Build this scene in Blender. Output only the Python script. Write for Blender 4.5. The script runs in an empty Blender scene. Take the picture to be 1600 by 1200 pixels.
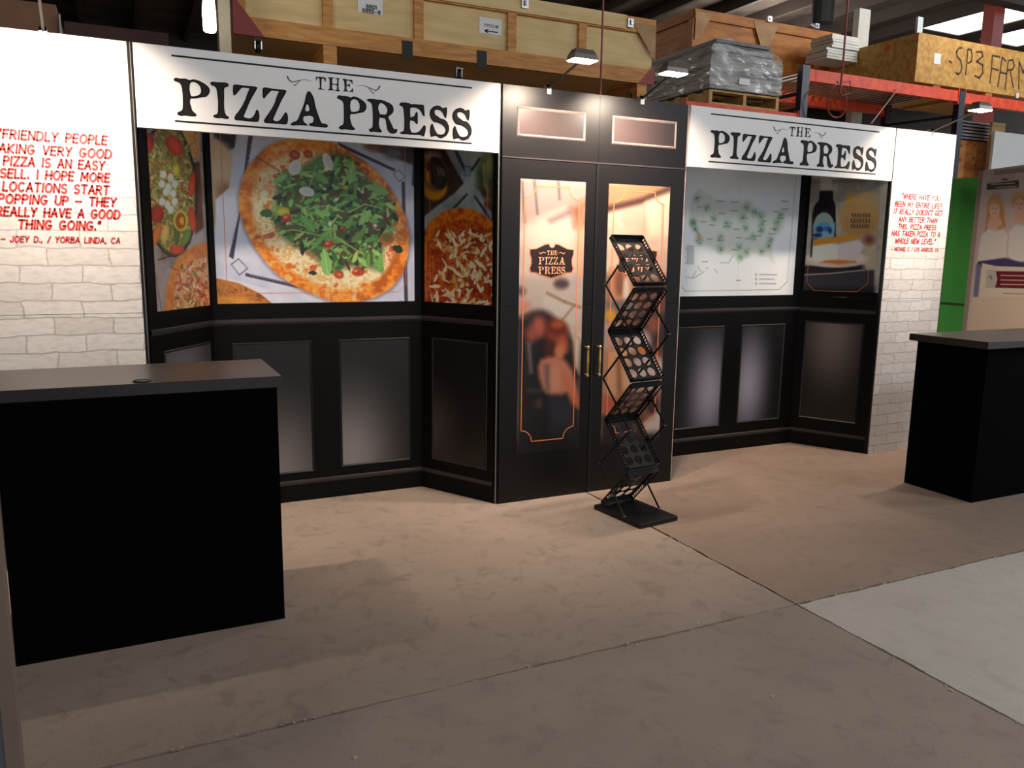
import bpy, bmesh, math, random
import numpy as np
from mathutils import Vector, Matrix
from mathutils.geometry import tessellate_polygon
random.seed(7); RNG = np.random.RandomState(11)
S = bpy.context.scene; C = S.collection
# ------------------------------------------------------------------ camera, world, exposure
F, YAW, PITCH, ROLL = 1247.83, .4491, .1658, .0143
CO = np.array([-.0898, -4.2411, 1.5242])
cam = bpy.data.objects.new('camera', bpy.data.cameras.new('camera')); C.objects.link(cam); S.camera = cam
cam.data.sensor_width = 36; cam.data.lens = F / 1600 * 36; cam.data.clip_end = 200
_cy, _sy, _cp, _sp = math.cos(YAW), math.sin(YAW), math.cos(PITCH), math.sin(PITCH)
_f = Vector((_sy * _cp, _cy * _cp, -_sp)); _r = Vector((_cy, -_sy, 0)); _u = _r.cross(_f)
_cr, _sr = math.cos(ROLL), math.sin(ROLL)
right = _r * _cr + _u * _sr; up = _u * _cr - _r * _sr
cam.matrix_world = Matrix(((right.x, up.x, -_f.x, CO[0]), (right.y, up.y, -_f.y, CO[1]), (right.z, up.z, -_f.z, CO[2]), (0, 0, 0, 1)))
S.view_settings.view_transform = 'Standard'; S.view_settings.look = 'None'
S.view_settings.exposure = 0.28; S.view_settings.gamma = 1; S.view_settings.use_curve_mapping = False
W = bpy.data.worlds.new('world'); S.world = W; W.use_nodes = True
W.node_tree.nodes['Background'].inputs[0].default_value = (.80, .90, 1.0, 1)
W.node_tree.nodes['Background'].inputs[1].default_value = .55


def area(name, loc, target, size, power, col, sy=None, parent=None):
    l = bpy.data.lights.new(name, 'AREA'); l.energy = power; l.color = col; l.size = size
    if sy: l.shape = 'RECTANGLE'; l.size_y = sy
    o = bpy.data.objects.new(name, l); C.objects.link(o); o.location = loc
    d = Vector(target) - Vector(loc); o.rotation_euler = d.to_track_quat('-Z', 'Y').to_euler()
    if parent: o.parent = parent
    return o


AMB = 185  # strength of the unseen point lights added overhead as hall and roof fill
for i, (x, y, p, c) in enumerate(((-3.0, -6.5, .4, (1, .95, .88)), (2.0, -6.5, 1.1, (1, .96, .92)), (7.5, -5.5, 1.5, (.93, .96, 1)), (13, -3, 2.2, (.88, .94, 1)), (9, 1.5, .6, (1, .95, .88)), (2.5, 8.5, .6, (1, .92, .84)), (11, 8, .8, (1, .95, .9)))):
    l = bpy.data.lights.new('ambient_fill_light', 'POINT'); l.energy = AMB * p; l.color = c; l.shadow_soft_size = .5
    o = bpy.data.objects.new('ambient_fill_light', l); C.objects.link(o); o.location = (x, y, 5.1)
LAMP_P, LAMP_C = 20, (1, .80, .63)


# ------------------------------------------------------------------ measuring helpers (photo point -> point on a real plane)
def ray(u, v):
    x = (u - 800) / F; y = (v - 600) / F
    x, y = _cr * x + _sr * y, -_sr * x + _cr * y
    yf = _cp - _sp * y; z = -_sp - _cp * y
    return np.array([_cy * x + _sy * yf, -_sy * x + _cy * yf, z])


def PY(u, v, Y=0.):
    d = ray(u, v); return CO + d * (Y - CO[1]) / d[1]


def PX(u, v, X):
    d = ray(u, v); return CO + d * (X - CO[0]) / d[0]


def PZ(u, v, Z=0.):
    d = ray(u, v); return CO + d * (Z - CO[2]) / d[2]


class Plane:  # a vertical plane from P to Q (plan points); s along it, z up, d out of its face towards the viewer
    def __init__(s, P, Q):
        s.P = np.array(P, float); s.Q = np.array(Q, float); s.L = np.linalg.norm(s.Q - s.P); s.t = (s.Q - s.P) / s.L
        s.n = np.array([s.t[1], -s.t[0]])
    def sz(s, u, v):
        d = ray(u, v); k = (s.n @ (s.P - CO[:2])) / (s.n @ d[:2]); X = CO + k * d
        return float((X[:2] - s.P) @ s.t), float(X[2])
    def w(s, a, z, d=0.):
        p = s.P + s.t * a + s.n * d; return (p[0], p[1], z)


# ------------------------------------------------------------------ materials
def lin(c): return tuple(((x / 255) / 12.92 if x / 255 <= .04045 else ((x / 255 + .055) / 1.055) ** 2.4) for x in c)


MATS = {}


def mat(name, rgb, rough=.5, metal=0., var=.12, scale=8., bump=0., emit=None, spec=.5, rgb2=None, stretch=(1, 1, 1), alpha=None, coat=0):
    if name in MATS: return MATS[name]
    m = bpy.data.materials.new(name); m.use_nodes = True; nt = m.node_tree; b = nt.nodes['Principled BSDF']
    c = lin(rgb); c2 = lin(rgb2) if rgb2 else tuple(x * (1 - var) for x in c)
    tc = nt.nodes.new('ShaderNodeTexCoord'); mp = nt.nodes.new('ShaderNodeMapping'); mp.inputs['Scale'].default_value = stretch
    nz = nt.nodes.new('ShaderNodeTexNoise'); nz.inputs['Scale'].default_value = scale; nz.inputs['Detail'].default_value = 5
    rp = nt.nodes.new('ShaderNodeValToRGB'); rp.color_ramp.elements[0].position = .35; rp.color_ramp.elements[1].position = .65
    rp.color_ramp.elements[0].color = (*c2, 1); rp.color_ramp.elements[1].color = (*c, 1)
    nt.links.new(tc.outputs['Object'], mp.inputs[0]); nt.links.new(mp.outputs[0], nz.inputs['Vector'])
    nt.links.new(nz.outputs[0], rp.inputs[0]); nt.links.new(rp.outputs[0], b.inputs['Base Color'])
    b.inputs['Roughness'].default_value = rough; b.inputs['Metallic'].default_value = metal
    b.inputs['Specular IOR Level'].default_value = spec; b.inputs['Coat Weight'].default_value = coat
    if bump:
        bp = nt.nodes.new('ShaderNodeBump'); bp.inputs['Strength'].default_value = bump; bp.inputs['Distance'].default_value = .01
        nt.links.new(nz.outputs[0], bp.inputs['Height']); nt.links.new(bp.outputs[0], b.inputs['Normal'])
    if emit:
        b.inputs['Emission Color'].default_value = (*lin(emit[0]), 1); b.inputs['Emission Strength'].default_value = emit[1]
    if alpha is not None: b.inputs['Alpha'].default_value = alpha
    MATS[name] = m; return m


def print_mat(name='printed_graphic', rough=.34, spec=.5):
    if name in MATS: return MATS[name]
    m = bpy.data.materials.new(name); m.use_nodes = True; nt = m.node_tree; b = nt.nodes['Principled BSDF']
    a = nt.nodes.new('ShaderNodeAttribute'); a.attribute_name = 'Col'
    nt.links.new(a.outputs['Color'], b.inputs['Base Color']); b.inputs['Roughness'].default_value = rough
    b.inputs['Specular IOR Level'].default_value = spec
    MATS[name] = m; return m


def brick_print(name):
    m = bpy.data.materials.new(name); m.use_nodes = True; nt = m.node_tree; b = nt.nodes['Principled BSDF']
    tc = nt.nodes.new('ShaderNodeTexCoord'); sep = nt.nodes.new('ShaderNodeSeparateXYZ'); cmb = nt.nodes.new('ShaderNodeCombineXYZ')
    nt.links.new(tc.outputs['Object'], sep.inputs[0]); nt.links.new(sep.outputs[0], cmb.inputs[0]); nt.links.new(sep.outputs[2], cmb.inputs[1])
    nz = nt.nodes.new('ShaderNodeTexNoise'); nz.inputs['Scale'].default_value = 9; nz.inputs['Detail'].default_value = 4
    nt.links.new(cmb.outputs[0], nz.inputs['Vector'])
    mx = nt.nodes.new('ShaderNodeVectorMath'); mx.operation = 'MULTIPLY_ADD'; mx.inputs[1].default_value = (.05, .03, 0)
    nt.links.new(nz.outputs['Color'], mx.inputs[0]); nt.links.new(cmb.outputs[0], mx.inputs[2])
    br = nt.nodes.new('ShaderNodeTexBrick'); br.inputs['Scale'].default_value = 1; br.inputs['Brick Width'].default_value = .25
    br.inputs['Row Height'].default_value = .08; br.inputs['Mortar Size'].default_value = .006; br.inputs['Mortar Smooth'].default_value = 1.0
    br.inputs['Color1'].default_value = (*lin((226, 222, 219)), 1); br.inputs['Color2'].default_value = (*lin((212, 207, 203)), 1)
    br.inputs['Mortar'].default_value = (*lin((176, 170, 166)), 1)
    nt.links.new(mx.outputs[0], br.inputs['Vector'])
    n2 = nt.nodes.new('ShaderNodeTexNoise'); n2.inputs['Scale'].default_value = 38; n2.inputs['Detail'].default_value = 6
    mp = nt.nodes.new('ShaderNodeMapping'); mp.inputs['Scale'].default_value = (.5, 1.6, 1)
    nt.links.new(cmb.outputs[0], mp.inputs[0]); nt.links.new(mp.outputs[0], n2.inputs['Vector'])
    rp = nt.nodes.new('ShaderNodeValToRGB'); rp.color_ramp.elements[0].position = .32; rp.color_ramp.elements[1].position = .55
    rp.color_ramp.elements[0].color = (.76, .75, .74, 1); rp.color_ramp.elements[1].color = (1, 1, 1, 1)
    nt.links.new(n2.outputs[0], rp.inputs[0])
    mu = nt.nodes.new('ShaderNodeMix'); mu.data_type = 'RGBA'; mu.blend_type = 'MULTIPLY'; mu.inputs[0].default_value = .6
    nt.links.new(br.outputs[0], mu.inputs[6]); nt.links.new(rp.outputs[0], mu.inputs[7]); nt.links.new(mu.outputs[2], b.inputs['Base Color'])
    b.inputs['Roughness'].default_value = .42
    return m


BLACK = mat('black_laminate_print', (8, 7, 7), .5, var=.2, spec=.16)
FRAME = mat('black_metal_frame', (20, 16, 16), .4, spec=.4)
WHITE = mat('white_panel_face', (238, 237, 236), .32, var=.02)
INK = mat('dark_ink', (30, 26, 27), .55, var=.15, scale=30, spec=.2)
RED = mat('red_ink', (205, 62, 62), .5, var=.08, scale=20)
ORANGE = mat('orange_line', (232, 128, 78), .4, var=.05)
BRASS = mat('brass', (226, 190, 110), .28, .7, var=.1, scale=40)
SILVER = mat('aluminium_edge', (190, 180, 168), .35, .8)
VELVET = mat('black_counter_fabric', (5, 5, 6), .95, var=.3, scale=200, spec=.06)
CTOP = mat('dark_laminate_counter_top', (50, 46, 45), .33, var=.15, scale=60, spec=.6)
RACKM = mat('black_powder_coat', (30, 30, 31), .42, .35, var=.1, scale=60)
RACKP = mat('dark_grey_acrylic', (58, 56, 56), .25, .2, var=.1, scale=60)
PLY = mat('pale_plywood', (228, 196, 138), .6, rgb2=(210, 178, 120), scale=3, stretch=(1, 1, 6))
PINE = mat('pine_batten', (212, 152, 78), .6, rgb2=(182, 118, 54), scale=5, stretch=(1, 1, 7), bump=.1)
BROWNPLY = mat('brown_plywood', (190, 120, 40), .6, rgb2=(158, 92, 24), scale=4, stretch=(1, 1, 5))
TANW = mat('tan_gusset', (182, 142, 92), .6, rgb2=(160, 118, 72), scale=6)
OSB = mat('oriented_strand_board', (204, 158, 84), .7, rgb2=(172, 124, 56), scale=16, bump=.1)
PALLETW = mat('pallet_wood', (206, 164, 98), .7, rgb2=(166, 124, 70), scale=9)
REDPLATE = mat('dark_red_paint', (150, 40, 34), .5)
BEAM = mat('orange_rack_paint', (236, 78, 22), .5, rgb2=(206, 58, 14), scale=12)
NAVY = mat('navy_rack_paint', (26, 28, 48), .4)
STEEL = mat('galvanised_steel', (170, 172, 174), .3, .8, scale=20)
RUBBER = mat('black_rubber', (18, 18, 18), .6)
PAPER = mat('white_paper', (228, 228, 226), .6, var=.02)
DARKW = mat('dark_roof_steel', (64, 54, 48), .7, scale=3)
ROOFM = mat('brown_roof_deck', (96, 84, 72), .8, rgb2=(66, 56, 50), scale=2)
POLEM = mat('red_oxide_paint', (140, 48, 36), .5)
WHITEP = mat('white_paint', (222, 222, 214), .5)


# ------------------------------------------------------------------ object helpers
def link(name, me, m, parent=None, label=None, kind=None):
    o = bpy.data.objects.new(name, me); C.objects.link(o)
    if m is not None and not me.materials:
        for k in (m if isinstance(m, (list, tuple)) else [m]): me.materials.append(k)
    if parent is not None: o.parent = parent
    if label: o['label'] = label
    if kind: o['kind'] = kind
    return o


def thing(name, label, cat, loc=(0, 0, 0), group=None):
    o = bpy.data.objects.new(name, None); C.objects.link(o); o.location = loc; o.empty_display_size = .1
    o['label'] = label; o['category'] = cat
    if group: o['group'] = group
    return o


def tag(o, label, cat, group=None):
    o['label'] = label; o['category'] = cat
    if group: o['group'] = group
    return o


class MB:
    """collects shapes, one mesh"""
    def __init__(s): s.v = []; s.f = []
    def add(s, v, f):
        n = len(s.v); s.v += [tuple(map(float, p)) for p in v]; s.f += [tuple(i + n for i in q) for q in f]; return s
    def box(s, a, b):
        (x0, y0, z0), (x1, y1, z1) = a, b
        x0, x1 = sorted((x0, x1)); y0, y1 = sorted((y0, y1)); z0, z1 = sorted((z0, z1))
        return s.add([(x0, y0, z0), (x1, y0, z0), (x1, y1, z0), (x0, y1, z0), (x0, y0, z1), (x1, y0, z1), (x1, y1, z1), (x0, y1, z1)],
                     [(3, 2, 1, 0), (4, 5, 6, 7), (0, 1, 5, 4), (1, 2, 6, 5), (2, 3, 7, 6), (3, 0, 4, 7)])
    def obox(s, c, ex, ey, ez):  # centre and three half vectors
        c, ex, ey, ez = map(np.array, (c, ex, ey, ez)); v = []
        for k in (-1, 1):
            for (i, j) in ((-1, -1), (1, -1), (1, 1), (-1, 1)): v.append(c + ex * i + ey * j + ez * k)
        return s.add(v, [(3, 2, 1, 0), (4, 5, 6, 7), (0, 1, 5, 4), (1, 2, 6, 5), (2, 3, 7, 6), (3, 0, 4, 7)])
    def slab(s, pl, a0, a1, z0, z1, d0, d1):  # box on a vertical plane
        v = [pl.w(a, z, d) for z in (z0, z1) for (a, d) in ((a0, d0), (a1, d0), (a1, d1), (a0, d1))]
        return s.add(v, [(3, 2, 1, 0), (4, 5, 6, 7), (0, 1, 5, 4), (1, 2, 6, 5), (2, 3, 7, 6), (3, 0, 4, 7)])
    def tube(s, pts, r, n=8, caps=True):
        pts = [Vector(p) for p in pts]; rs = r if isinstance(r, (list, tuple)) else [r] * len(pts); rings = []
        for i, p in enumerate(pts):
            d = (pts[min(i + 1, len(pts) - 1)] - pts[max(i - 1, 0)]).normalized()
            a = d.cross(Vector((0, 0, 1))) if abs(d.z) < .95 else d.cross(Vector((1, 0, 0))); a.normalize(); b = d.cross(a)
            rings.append([p + (a * math.cos(t) + b * math.sin(t)) * rs[i] for t in [2 * math.pi * k / n for k in range(n)]])
        v = [q for R in rings for q in R]; f = []
        for i in range(len(pts) - 1):
            for k in range(n): f.append((i * n + k, i * n + (k + 1) % n, (i + 1) * n + (k + 1) % n, (i + 1) * n + k))
        if caps: f.append(tuple(range(n))[::-1]); f.append(tuple(range((len(pts) - 1) * n, len(pts) * n)))
        return s.add(v, f)
    def lathe(s, base, axis, prof, n=16):
        return s.tube([Vector(base) + Vector(axis) * h for h, r in prof], [max(r, .0005) for h, r in prof], n)
    def flat(s, loops, fn):  # polygon with holes; fn maps 2d to 3d
        L = [[Vector((x, y, 0)) for x, y in lp] for lp in loops]; t = tessellate_polygon(L)
        P = [p for lp in loops for p in lp]; return s.add([fn(*p) for p in P], [tuple(q) for q in t])
    def mesh(s, name):
        me = bpy.data.meshes.new(name); me.from_pydata(s.v, [], s.f); me.validate(); me.update(); return me
    def build(s, name, m, parent=None, label=None, kind=None, bevel=0, smooth=False):
        me = s.mesh(name)
        if bevel or smooth:
            b = bmesh.new(); b.from_mesh(me); bmesh.ops.recalc_face_normals(b, faces=b.faces)
            if bevel: bmesh.ops.bevel(b, geom=b.edges[:], offset=bevel, segments=1, affect='EDGES')
            if smooth:
                for f in b.faces: f.smooth = True
            b.to_mesh(me); b.free()
        else:
            b = bmesh.new(); b.from_mesh(me); bmesh.ops.recalc_face_normals(b, faces=b.faces); b.to_mesh(me); b.free()
        return link(name, me, m, parent, label, kind)


def brush(mb, pts, w, fn, z=0):
    """a 2d pen stroke with widths; fn(x, y) -> 3d"""
    n = len(pts); ws = list(w) if isinstance(w, (list, tuple)) else [w] * n; Lf, Rt = [], []
    for i in range(1, n - 1):  # sharp turns: end the stroke there with a round joint
        a1 = math.atan2(pts[i][1] - pts[i - 1][1], pts[i][0] - pts[i - 1][0]); a2 = math.atan2(pts[i + 1][1] - pts[i][1], pts[i + 1][0] - pts[i][0])
        if abs((a2 - a1 + math.pi) % (2 * math.pi) - math.pi) > .8:
            brush(mb, pts[:i + 1], ws[:i + 1], fn); brush(mb, pts[i:], ws[i:], fn); r = ws[i] / 2
            mb.add([fn(pts[i][0] + r * math.cos(t), pts[i][1] + r * math.sin(t)) for t in [k * math.pi / 4 for k in range(8)]], [tuple(range(8))]); return
    for i in range(n):
        a = pts[max(i - 1, 0)]; b = pts[min(i + 1, n - 1)]; dx, dy = b[0] - a[0], b[1] - a[1]; L = math.hypot(dx, dy) or 1
        nx, ny = -dy / L, dx / L; k = ws[i] / 2
        if 0 < i < n - 1:
            a1 = math.atan2(pts[i][1] - a[1], pts[i][0] - a[0]); a2 = math.atan2(b[1] - pts[i][1], b[0] - pts[i][0])
            dd = (a2 - a1 + math.pi) % (2 * math.pi) - math.pi; k /= max(.6, math.cos(dd / 2))
        Lf.append((pts[i][0] + nx * k, pts[i][1] + ny * k)); Rt.append((pts[i][0] - nx * k, pts[i][1] - ny * k))
    v = [fn(*p) for p in Lf] + [fn(*p) for p in Rt]
    mb.add(v, [(i, i + 1, n + i + 1, n + i) for i in range(n - 1)])


def chaikin(p, k=1):
    for _ in range(k):
        q = []
        for i in range(len(p)):
            a, b = p[i], p[(i + 1) % len(p)]
            q += [(a[0] * .84 + b[0] * .16, a[1] * .84 + b[1] * .16), (a[0] * .16 + b[0] * .84, a[1] * .16 + b[1] * .84)]
        p = q
    return p


# ------------------------------------------------------------------ pen lettering (rounded capitals)
def arc(cx, cy, rx, ry, a0, a1, n=9):
    return [(cx + rx * math.cos(math.radians(a0 + (a1 - a0) * i / n)), cy + ry * math.sin(math.radians(a0 + (a1 - a0) * i / n))) for i in range(n + 1)]


G = {'A': (.66, [[(0, 0), (.33, 1), (.66, 0)], [(.13, .34), (.54, .34)]]),
     'B': (.58, [[(0, 0), (0, 1)] + arc(.26, .77, .26, .23, 90, -90) + [(.0, .54)], [(0, .54)] + arc(.28, .27, .3, .27, 90, -90) + [(0, 0)]]),
     'C': (.64, [arc(.34, .5, .34, .5, 50, 310, 12)]), 'D': (.64, [[(0, 0), (0, 1)] + arc(.22, .5, .42, .5, 90, -90, 10) + [(0, 0)]]),
     'E': (.5, [[(.5, 1), (0, 1), (0, 0), (.5, 0)], [(0, .52), (.42, .52)]]), 'F': (.5, [[(.5, 1), (0, 1), (0, 0)], [(0, .52), (.42, .52)]]),
     'G': (.68, [arc(.34, .5, .34, .5, 50, 330, 12) + [(.66, .42), (.38, .42)]]), 'H': (.6, [[(0, 0), (0, 1)], [(.6, 0), (.6, 1)], [(0, .5), (.6, .5)]]),
     'I': (.08, [[(.04, 0), (.04, 1)]]), 'J': (.46, [[(.44, 1), (.44, .25)] + arc(.22, .22, .22, .22, 0, -180)]),
     'K': (.58, [[(0, 0), (0, 1)], [(.55, 1), (.02, .45), (.58, 0)]]), 'L': (.46, [[(0, 1), (0, 0), (.46, 0)]]),
     'M': (.78, [[(0, 0), (.06, 1), (.39, .3), (.72, 1), (.78, 0)]]), 'N': (.62, [[(0, 0), (0, 1), (.62, 0), (.62, 1)]]),
     'O': (.72, [arc(.36, .5, .36, .5, 90, 450, 16)]), 'P': (.54, [[(0, 0), (0, 1)] + arc(.24, .74, .3, .26, 90, -90) + [(0, .48)]]),
     'R': (.58, [[(0, 0), (0, 1)] + arc(.24, .75, .3, .25, 90, -90) + [(0, .5)], [(.22, .5), (.58, 0)]]),
     'S': (.56, [arc(.28, .75, .26, .25, 40, 270, 8) + arc(.28, .25, .28, .25, 90, -140, 8)]), 'T': (.62, [[(0, 1), (.62, 1)], [(.31, 1), (.31, 0)]]),
     'U': (.6, [[(0, 1), (0, .3)] + arc(.3, .3, .3, .3, 180, 360) + [(.6, 1)]]), 'V': (.62, [[(0, 1), (.31, 0), (.62, 1)]]),
     'W': (.86, [[(0, 1), (.2, 0), (.43, .8), (.66, 0), (.86, 1)]]), 'X': (.6, [[(0, 0), (.6, 1)], [(0, 1), (.6, 0)]]),
     'Y': (.6, [[(0, 1), (.3, .5), (.6, 1)], [(.3, .5), (.26, 0)]]), 'Z': (.58, [[(0, 1), (.58, 1), (0, 0), (.58, 0)]]),
     '.': (.1, [[(.05, 0), (.05, .1)]]), ',': (.1, [[(.06, .08), (0, -.14)]]), '/': (.4, [[(0, -.05), (.4, 1.05)]]), '-': (.6, [[(0, .45), (.6, .45)]]),
     '"': (.26, [[(.06, 1.05), (0, .78)], [(.24, 1.05), (.18, .78)]]), "'": (.1, [[(.06, 1.05), (.02, .78)]]), ' ': (.42, []),
     '?': (.5, [arc(.25, .76, .24, .24, 170, -60, 8) + [(.25, .3)], [(.25, .0), (.25, .1)]]),
     '3': (.52, [arc(.25, .76, .24, .24, 150, -90, 8), arc(.25, .26, .27, .27, 90, -150, 8)]), '9': (.5, [arc(.25, .72, .25, .28, 0, 360, 10) + [(.42, 0)]]),
     '0': (.56, [arc(.28, .5, .28, .5, 90, 450, 12)]), '1': (.1, [[(.08, 0), (.08, 1), (-.1, .8)]]), '5': (.5, [[(.48, 1), (.06, 1), (.02, .56)] + arc(.24, .3, .26, .3, 110, -150, 8)])}
G['8'] = (.52, [arc(.26, .76, .22, .24, -90, 270, 10), arc(.26, .26, .26, .26, 90, 450, 10)])


def text(mb, s, x0, x1, z, h, wt, fn, slant=.12, align=True):
    """text between x0 and x1, baseline z"""
    adv = [G[c][0] + .26 for c in s]; tot = sum(adv) - .26 + slant * h / max(h, 1e-6) * .9; k = (x1 - x0) / tot; x = x0
    for c, a in zip(s, adv):
        for st in G[c][1]:
            P = [(x + px * k + slant * py * h, z + py * h) for px, py in st]
            brush(mb, P, wt, fn)
            for e in (P[0], P[-1]):  # round pen ends
                mb.add([fn(e[0] + wt / 2 * math.cos(t), e[1] + wt / 2 * math.sin(t)) for t in [i * math.pi / 4 for i in range(8)]], [tuple(range(8))])
        x += a * k


# ------------------------------------------------------------------ serif glyphs, traced in plan
def from_crop(x0, y0, sc, pts): return [(x0 + a / sc, y0 + b / sc) for a, b in pts]


CA, CB, CC, CD = (260, 100, 10), (400, 110, 10), (520, 140, 13.333), (620, 150, 13.333)
P1 = [(CA, [(120, 235), (150, 220), (200, 235), (300, 235), (365, 262), (420, 245), (500, 265), (590, 310), (650, 360), (672, 410), (660, 460), (620, 505), (560, 512), (500, 522), (440, 532), (375, 528), (360, 560), (358, 610), (380, 680), (395, 730), (465, 795), (450, 812), (380, 810), (290, 795), (220, 805), (170, 780), (190, 755), (245, 735), (262, 700), (265, 600), (262, 480), (250, 370), (225, 305), (180, 275), (130, 262)]),
      (CA, [(375, 280), (430, 270), (490, 300), (535, 350), (550, 410), (545, 460), (500, 500), (440, 512), (380, 510), (362, 460), (350, 390), (355, 320)])]
I1 = [(CA, [(690, 300), (715, 282), (780, 292), (870, 295), (940, 300), (970, 325), (955, 348), (905, 362), (892, 400), (895, 500), (892, 600), (895, 700), (905, 760), (930, 810), (972, 832), (965, 850), (910, 848), (860, 835), (800, 840), (738, 825), (745, 803), (790, 795), (812, 760), (815, 680), (815, 590), (800, 450), (785, 370), (755, 345), (705, 325)])]
Z1 = [(CA, [(1050, 330), (1110, 328), (1200, 345), (1420, 362), (1390, 420), (1330, 520), (1290, 600), (1240, 720), (1195, 825), (1240, 850), (1300, 860), (1350, 840), (1385, 790), (1415, 712), (1440, 760), (1448, 830), (1430, 900), (1340, 895), (1200, 880), (1075, 870), (1070, 840), (1085, 800), (1130, 750), (1190, 660), (1240, 560), (1270, 470), (1310, 380), (1270, 368), (1180, 360), (1140, 400), (1100, 450), (1058, 490), (1045, 440), (1048, 380)])]
Z2 = [(CB, [(110, 280), (150, 272), (230, 290), (475, 315), (450, 365), (395, 460), (350, 560), (300, 670), (255, 775), (300, 800), (345, 803), (390, 770), (430, 710), (465, 655), (490, 700), (495, 770), (478, 840), (380, 832), (250, 822), (135, 812), (130, 785), (150, 750), (200, 680), (260, 590), (300, 510), (330, 410), (372, 322), (310, 312), (235, 308), (190, 355), (150, 400), (122, 438), (110, 390)])]
A1 = [(CB, [(545, 840), (580, 815), (640, 795), (665, 760), (700, 670), (745, 560), (770, 480), (785, 400), (805, 345), (825, 332), (850, 345), (880, 395), (905, 460), (920, 560), (960, 680), (1000, 790), (1025, 835), (1090, 842), (1118, 860), (1105, 888), (1050, 885), (960, 875), (840, 862), (835, 835), (880, 828), (905, 800), (908, 750), (890, 715), (840, 698), (790, 705), (745, 710), (728, 750), (735, 800), (780, 840), (805, 858), (700, 850), (640, 852), (560, 855)]),
      (CB, [(800, 515), (825, 540), (845, 600), (835, 640), (795, 650), (760, 632), (765, 580), (782, 530)])]
P2 = [(CC, [(95, 160), (130, 125), (190, 140), (300, 145), (370, 180), (430, 150), (500, 165), (590, 215), (665, 275), (695, 340), (685, 410), (640, 465), (570, 475), (500, 490), (430, 502), (375, 497), (352, 540), (352, 610), (375, 700), (400, 765), (460, 820), (430, 835), (350, 832), (250, 818), (175, 828), (130, 798), (160, 765), (215, 742), (235, 700), (240, 560), (238, 420), (232, 290), (200, 225), (150, 200), (100, 178)]),
      (CC, [(390, 208), (450, 190), (510, 210), (555, 270), (570, 350), (560, 430), (510, 465), (440, 475), (378, 470), (355, 400), (352, 320), (365, 240)])]
R1 = [(CC, [(715, 210), (760, 200), (850, 205), (940, 220), (1010, 222), (1100, 255), (1200, 300), (1245, 350), (1260, 420), (1245, 480), (1190, 525), (1140, 575), (1170, 630), (1210, 710), (1250, 800), (1280, 840), (1315, 828), (1340, 840), (1320, 890), (1260, 912), (1200, 900), (1150, 850), (1130, 770), (1120, 690), (1105, 620), (1080, 590), (1020, 580), (965, 575), (955, 640), (950, 720), (965, 800), (1015, 870), (1000, 885), (930, 878), (850, 868), (790, 878), (750, 832), (790, 822), (835, 790), (842, 700), (842, 560), (838, 400), (820, 300), (790, 255), (740, 238)]),
      (CC, [(990, 265), (1060, 290), (1120, 350), (1148, 420), (1135, 490), (1110, 530), (1050, 530), (975, 522), (955, 470), (935, 390), (945, 320)])]
E1 = [(CD, [(60, 170), (90, 140), (180, 145), (260, 160), (290, 180), (400, 178), (450, 190), (540, 190), (560, 215), (565, 300), (572, 420), (550, 400), (520, 340), (470, 270), (400, 235), (320, 230), (275, 240), (268, 320), (275, 455), (320, 445), (370, 430), (400, 350), (420, 335), (428, 400), (428, 580), (405, 570), (370, 520), (300, 495), (268, 510), (262, 600), (270, 690), (300, 770), (380, 778), (460, 755), (520, 690), (570, 610), (598, 650), (585, 750), (558, 840), (500, 805), (400, 800), (300, 798), (200, 785), (100, 785), (70, 765), (110, 750), (145, 740), (160, 700), (165, 560), (160, 400), (145, 260), (120, 210), (65, 190)])]
_s = [(910, 225), (950, 265), (1000, 250), (1035, 242), (1040, 330), (1020, 460), (1000, 440), (960, 340), (900, 290), (840, 275), (785, 290), (775, 340), (800, 405), (850, 430), (900, 475), (980, 490), (1040, 545), (1080, 640), (1075, 740), (1020, 830), (920, 875), (860, 850), (820, 820), (760, 830), (715, 850), (700, 760), (705, 640), (735, 575), (760, 640), (790, 720), (840, 800), (920, 818), (1000, 790), (1025, 720), (1005, 650), (940, 590), (850, 545), (780, 540), (730, 490), (690, 390), (700, 300), (760, 230), (850, 203)]
S1 = [(CD, _s)]; S2 = [(CD, [(a + 472, b + 50) for a, b in _s])]
T3 = [(CB, [(935, 95), (1090, 110), (1090, 175), (1080, 175), (1060, 130), (1025, 125), (1020, 270), (1030, 290), (1070, 292), (1068, 305), (970, 295), (970, 285), (1000, 280), (990, 120), (960, 115), (945, 155), (935, 155)])]
H3 = [(CB, [(1125, 108), (1215, 112), (1215, 125), (1190, 130), (1190, 208), (1270, 215), (1270, 135), (1240, 130), (1240, 118), (1305, 122), (1305, 135), (1290, 140), (1290, 300), (1310, 315), (1308, 328), (1235, 322), (1238, 308), (1265, 305), (1268, 228), (1190, 220), (1190, 290), (1215, 300), (1215, 315), (1120, 310), (1120, 298), (1150, 290), (1150, 130), (1125, 122)])]


def glyph_xz(gl):  # to metres on the face of the sign (y = 0)
    out = []
    for (cx, cy, sc), p in gl:
        q = chaikin(from_crop(cx, cy, sc, p))
        out.append([(float(w[0]), float(w[2])) for w in (PY(u, v, 0) for u, v in q)])
    return out


SER = {k: glyph_xz(g) for k, g in dict(P=P1, I=I1, Z=Z1, Y_=Z2, A=A1, Q=P2, R=R1, E=E1, S=S1, X_=S2, T=T3, H=H3).items()}


def norm(loops):
    xs = [p[0] for l in loops for p in l]; zs = [p[1] for l in loops for p in l]
    x0, x1, z0, z1 = min(xs), max(xs), min(zs), max(zs)
    return (x1 - x0) / (z1 - z0), [[((x - x0) / (z1 - z0), (z - z0) / (z1 - z0)) for x, z in l] for l in loops]


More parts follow.
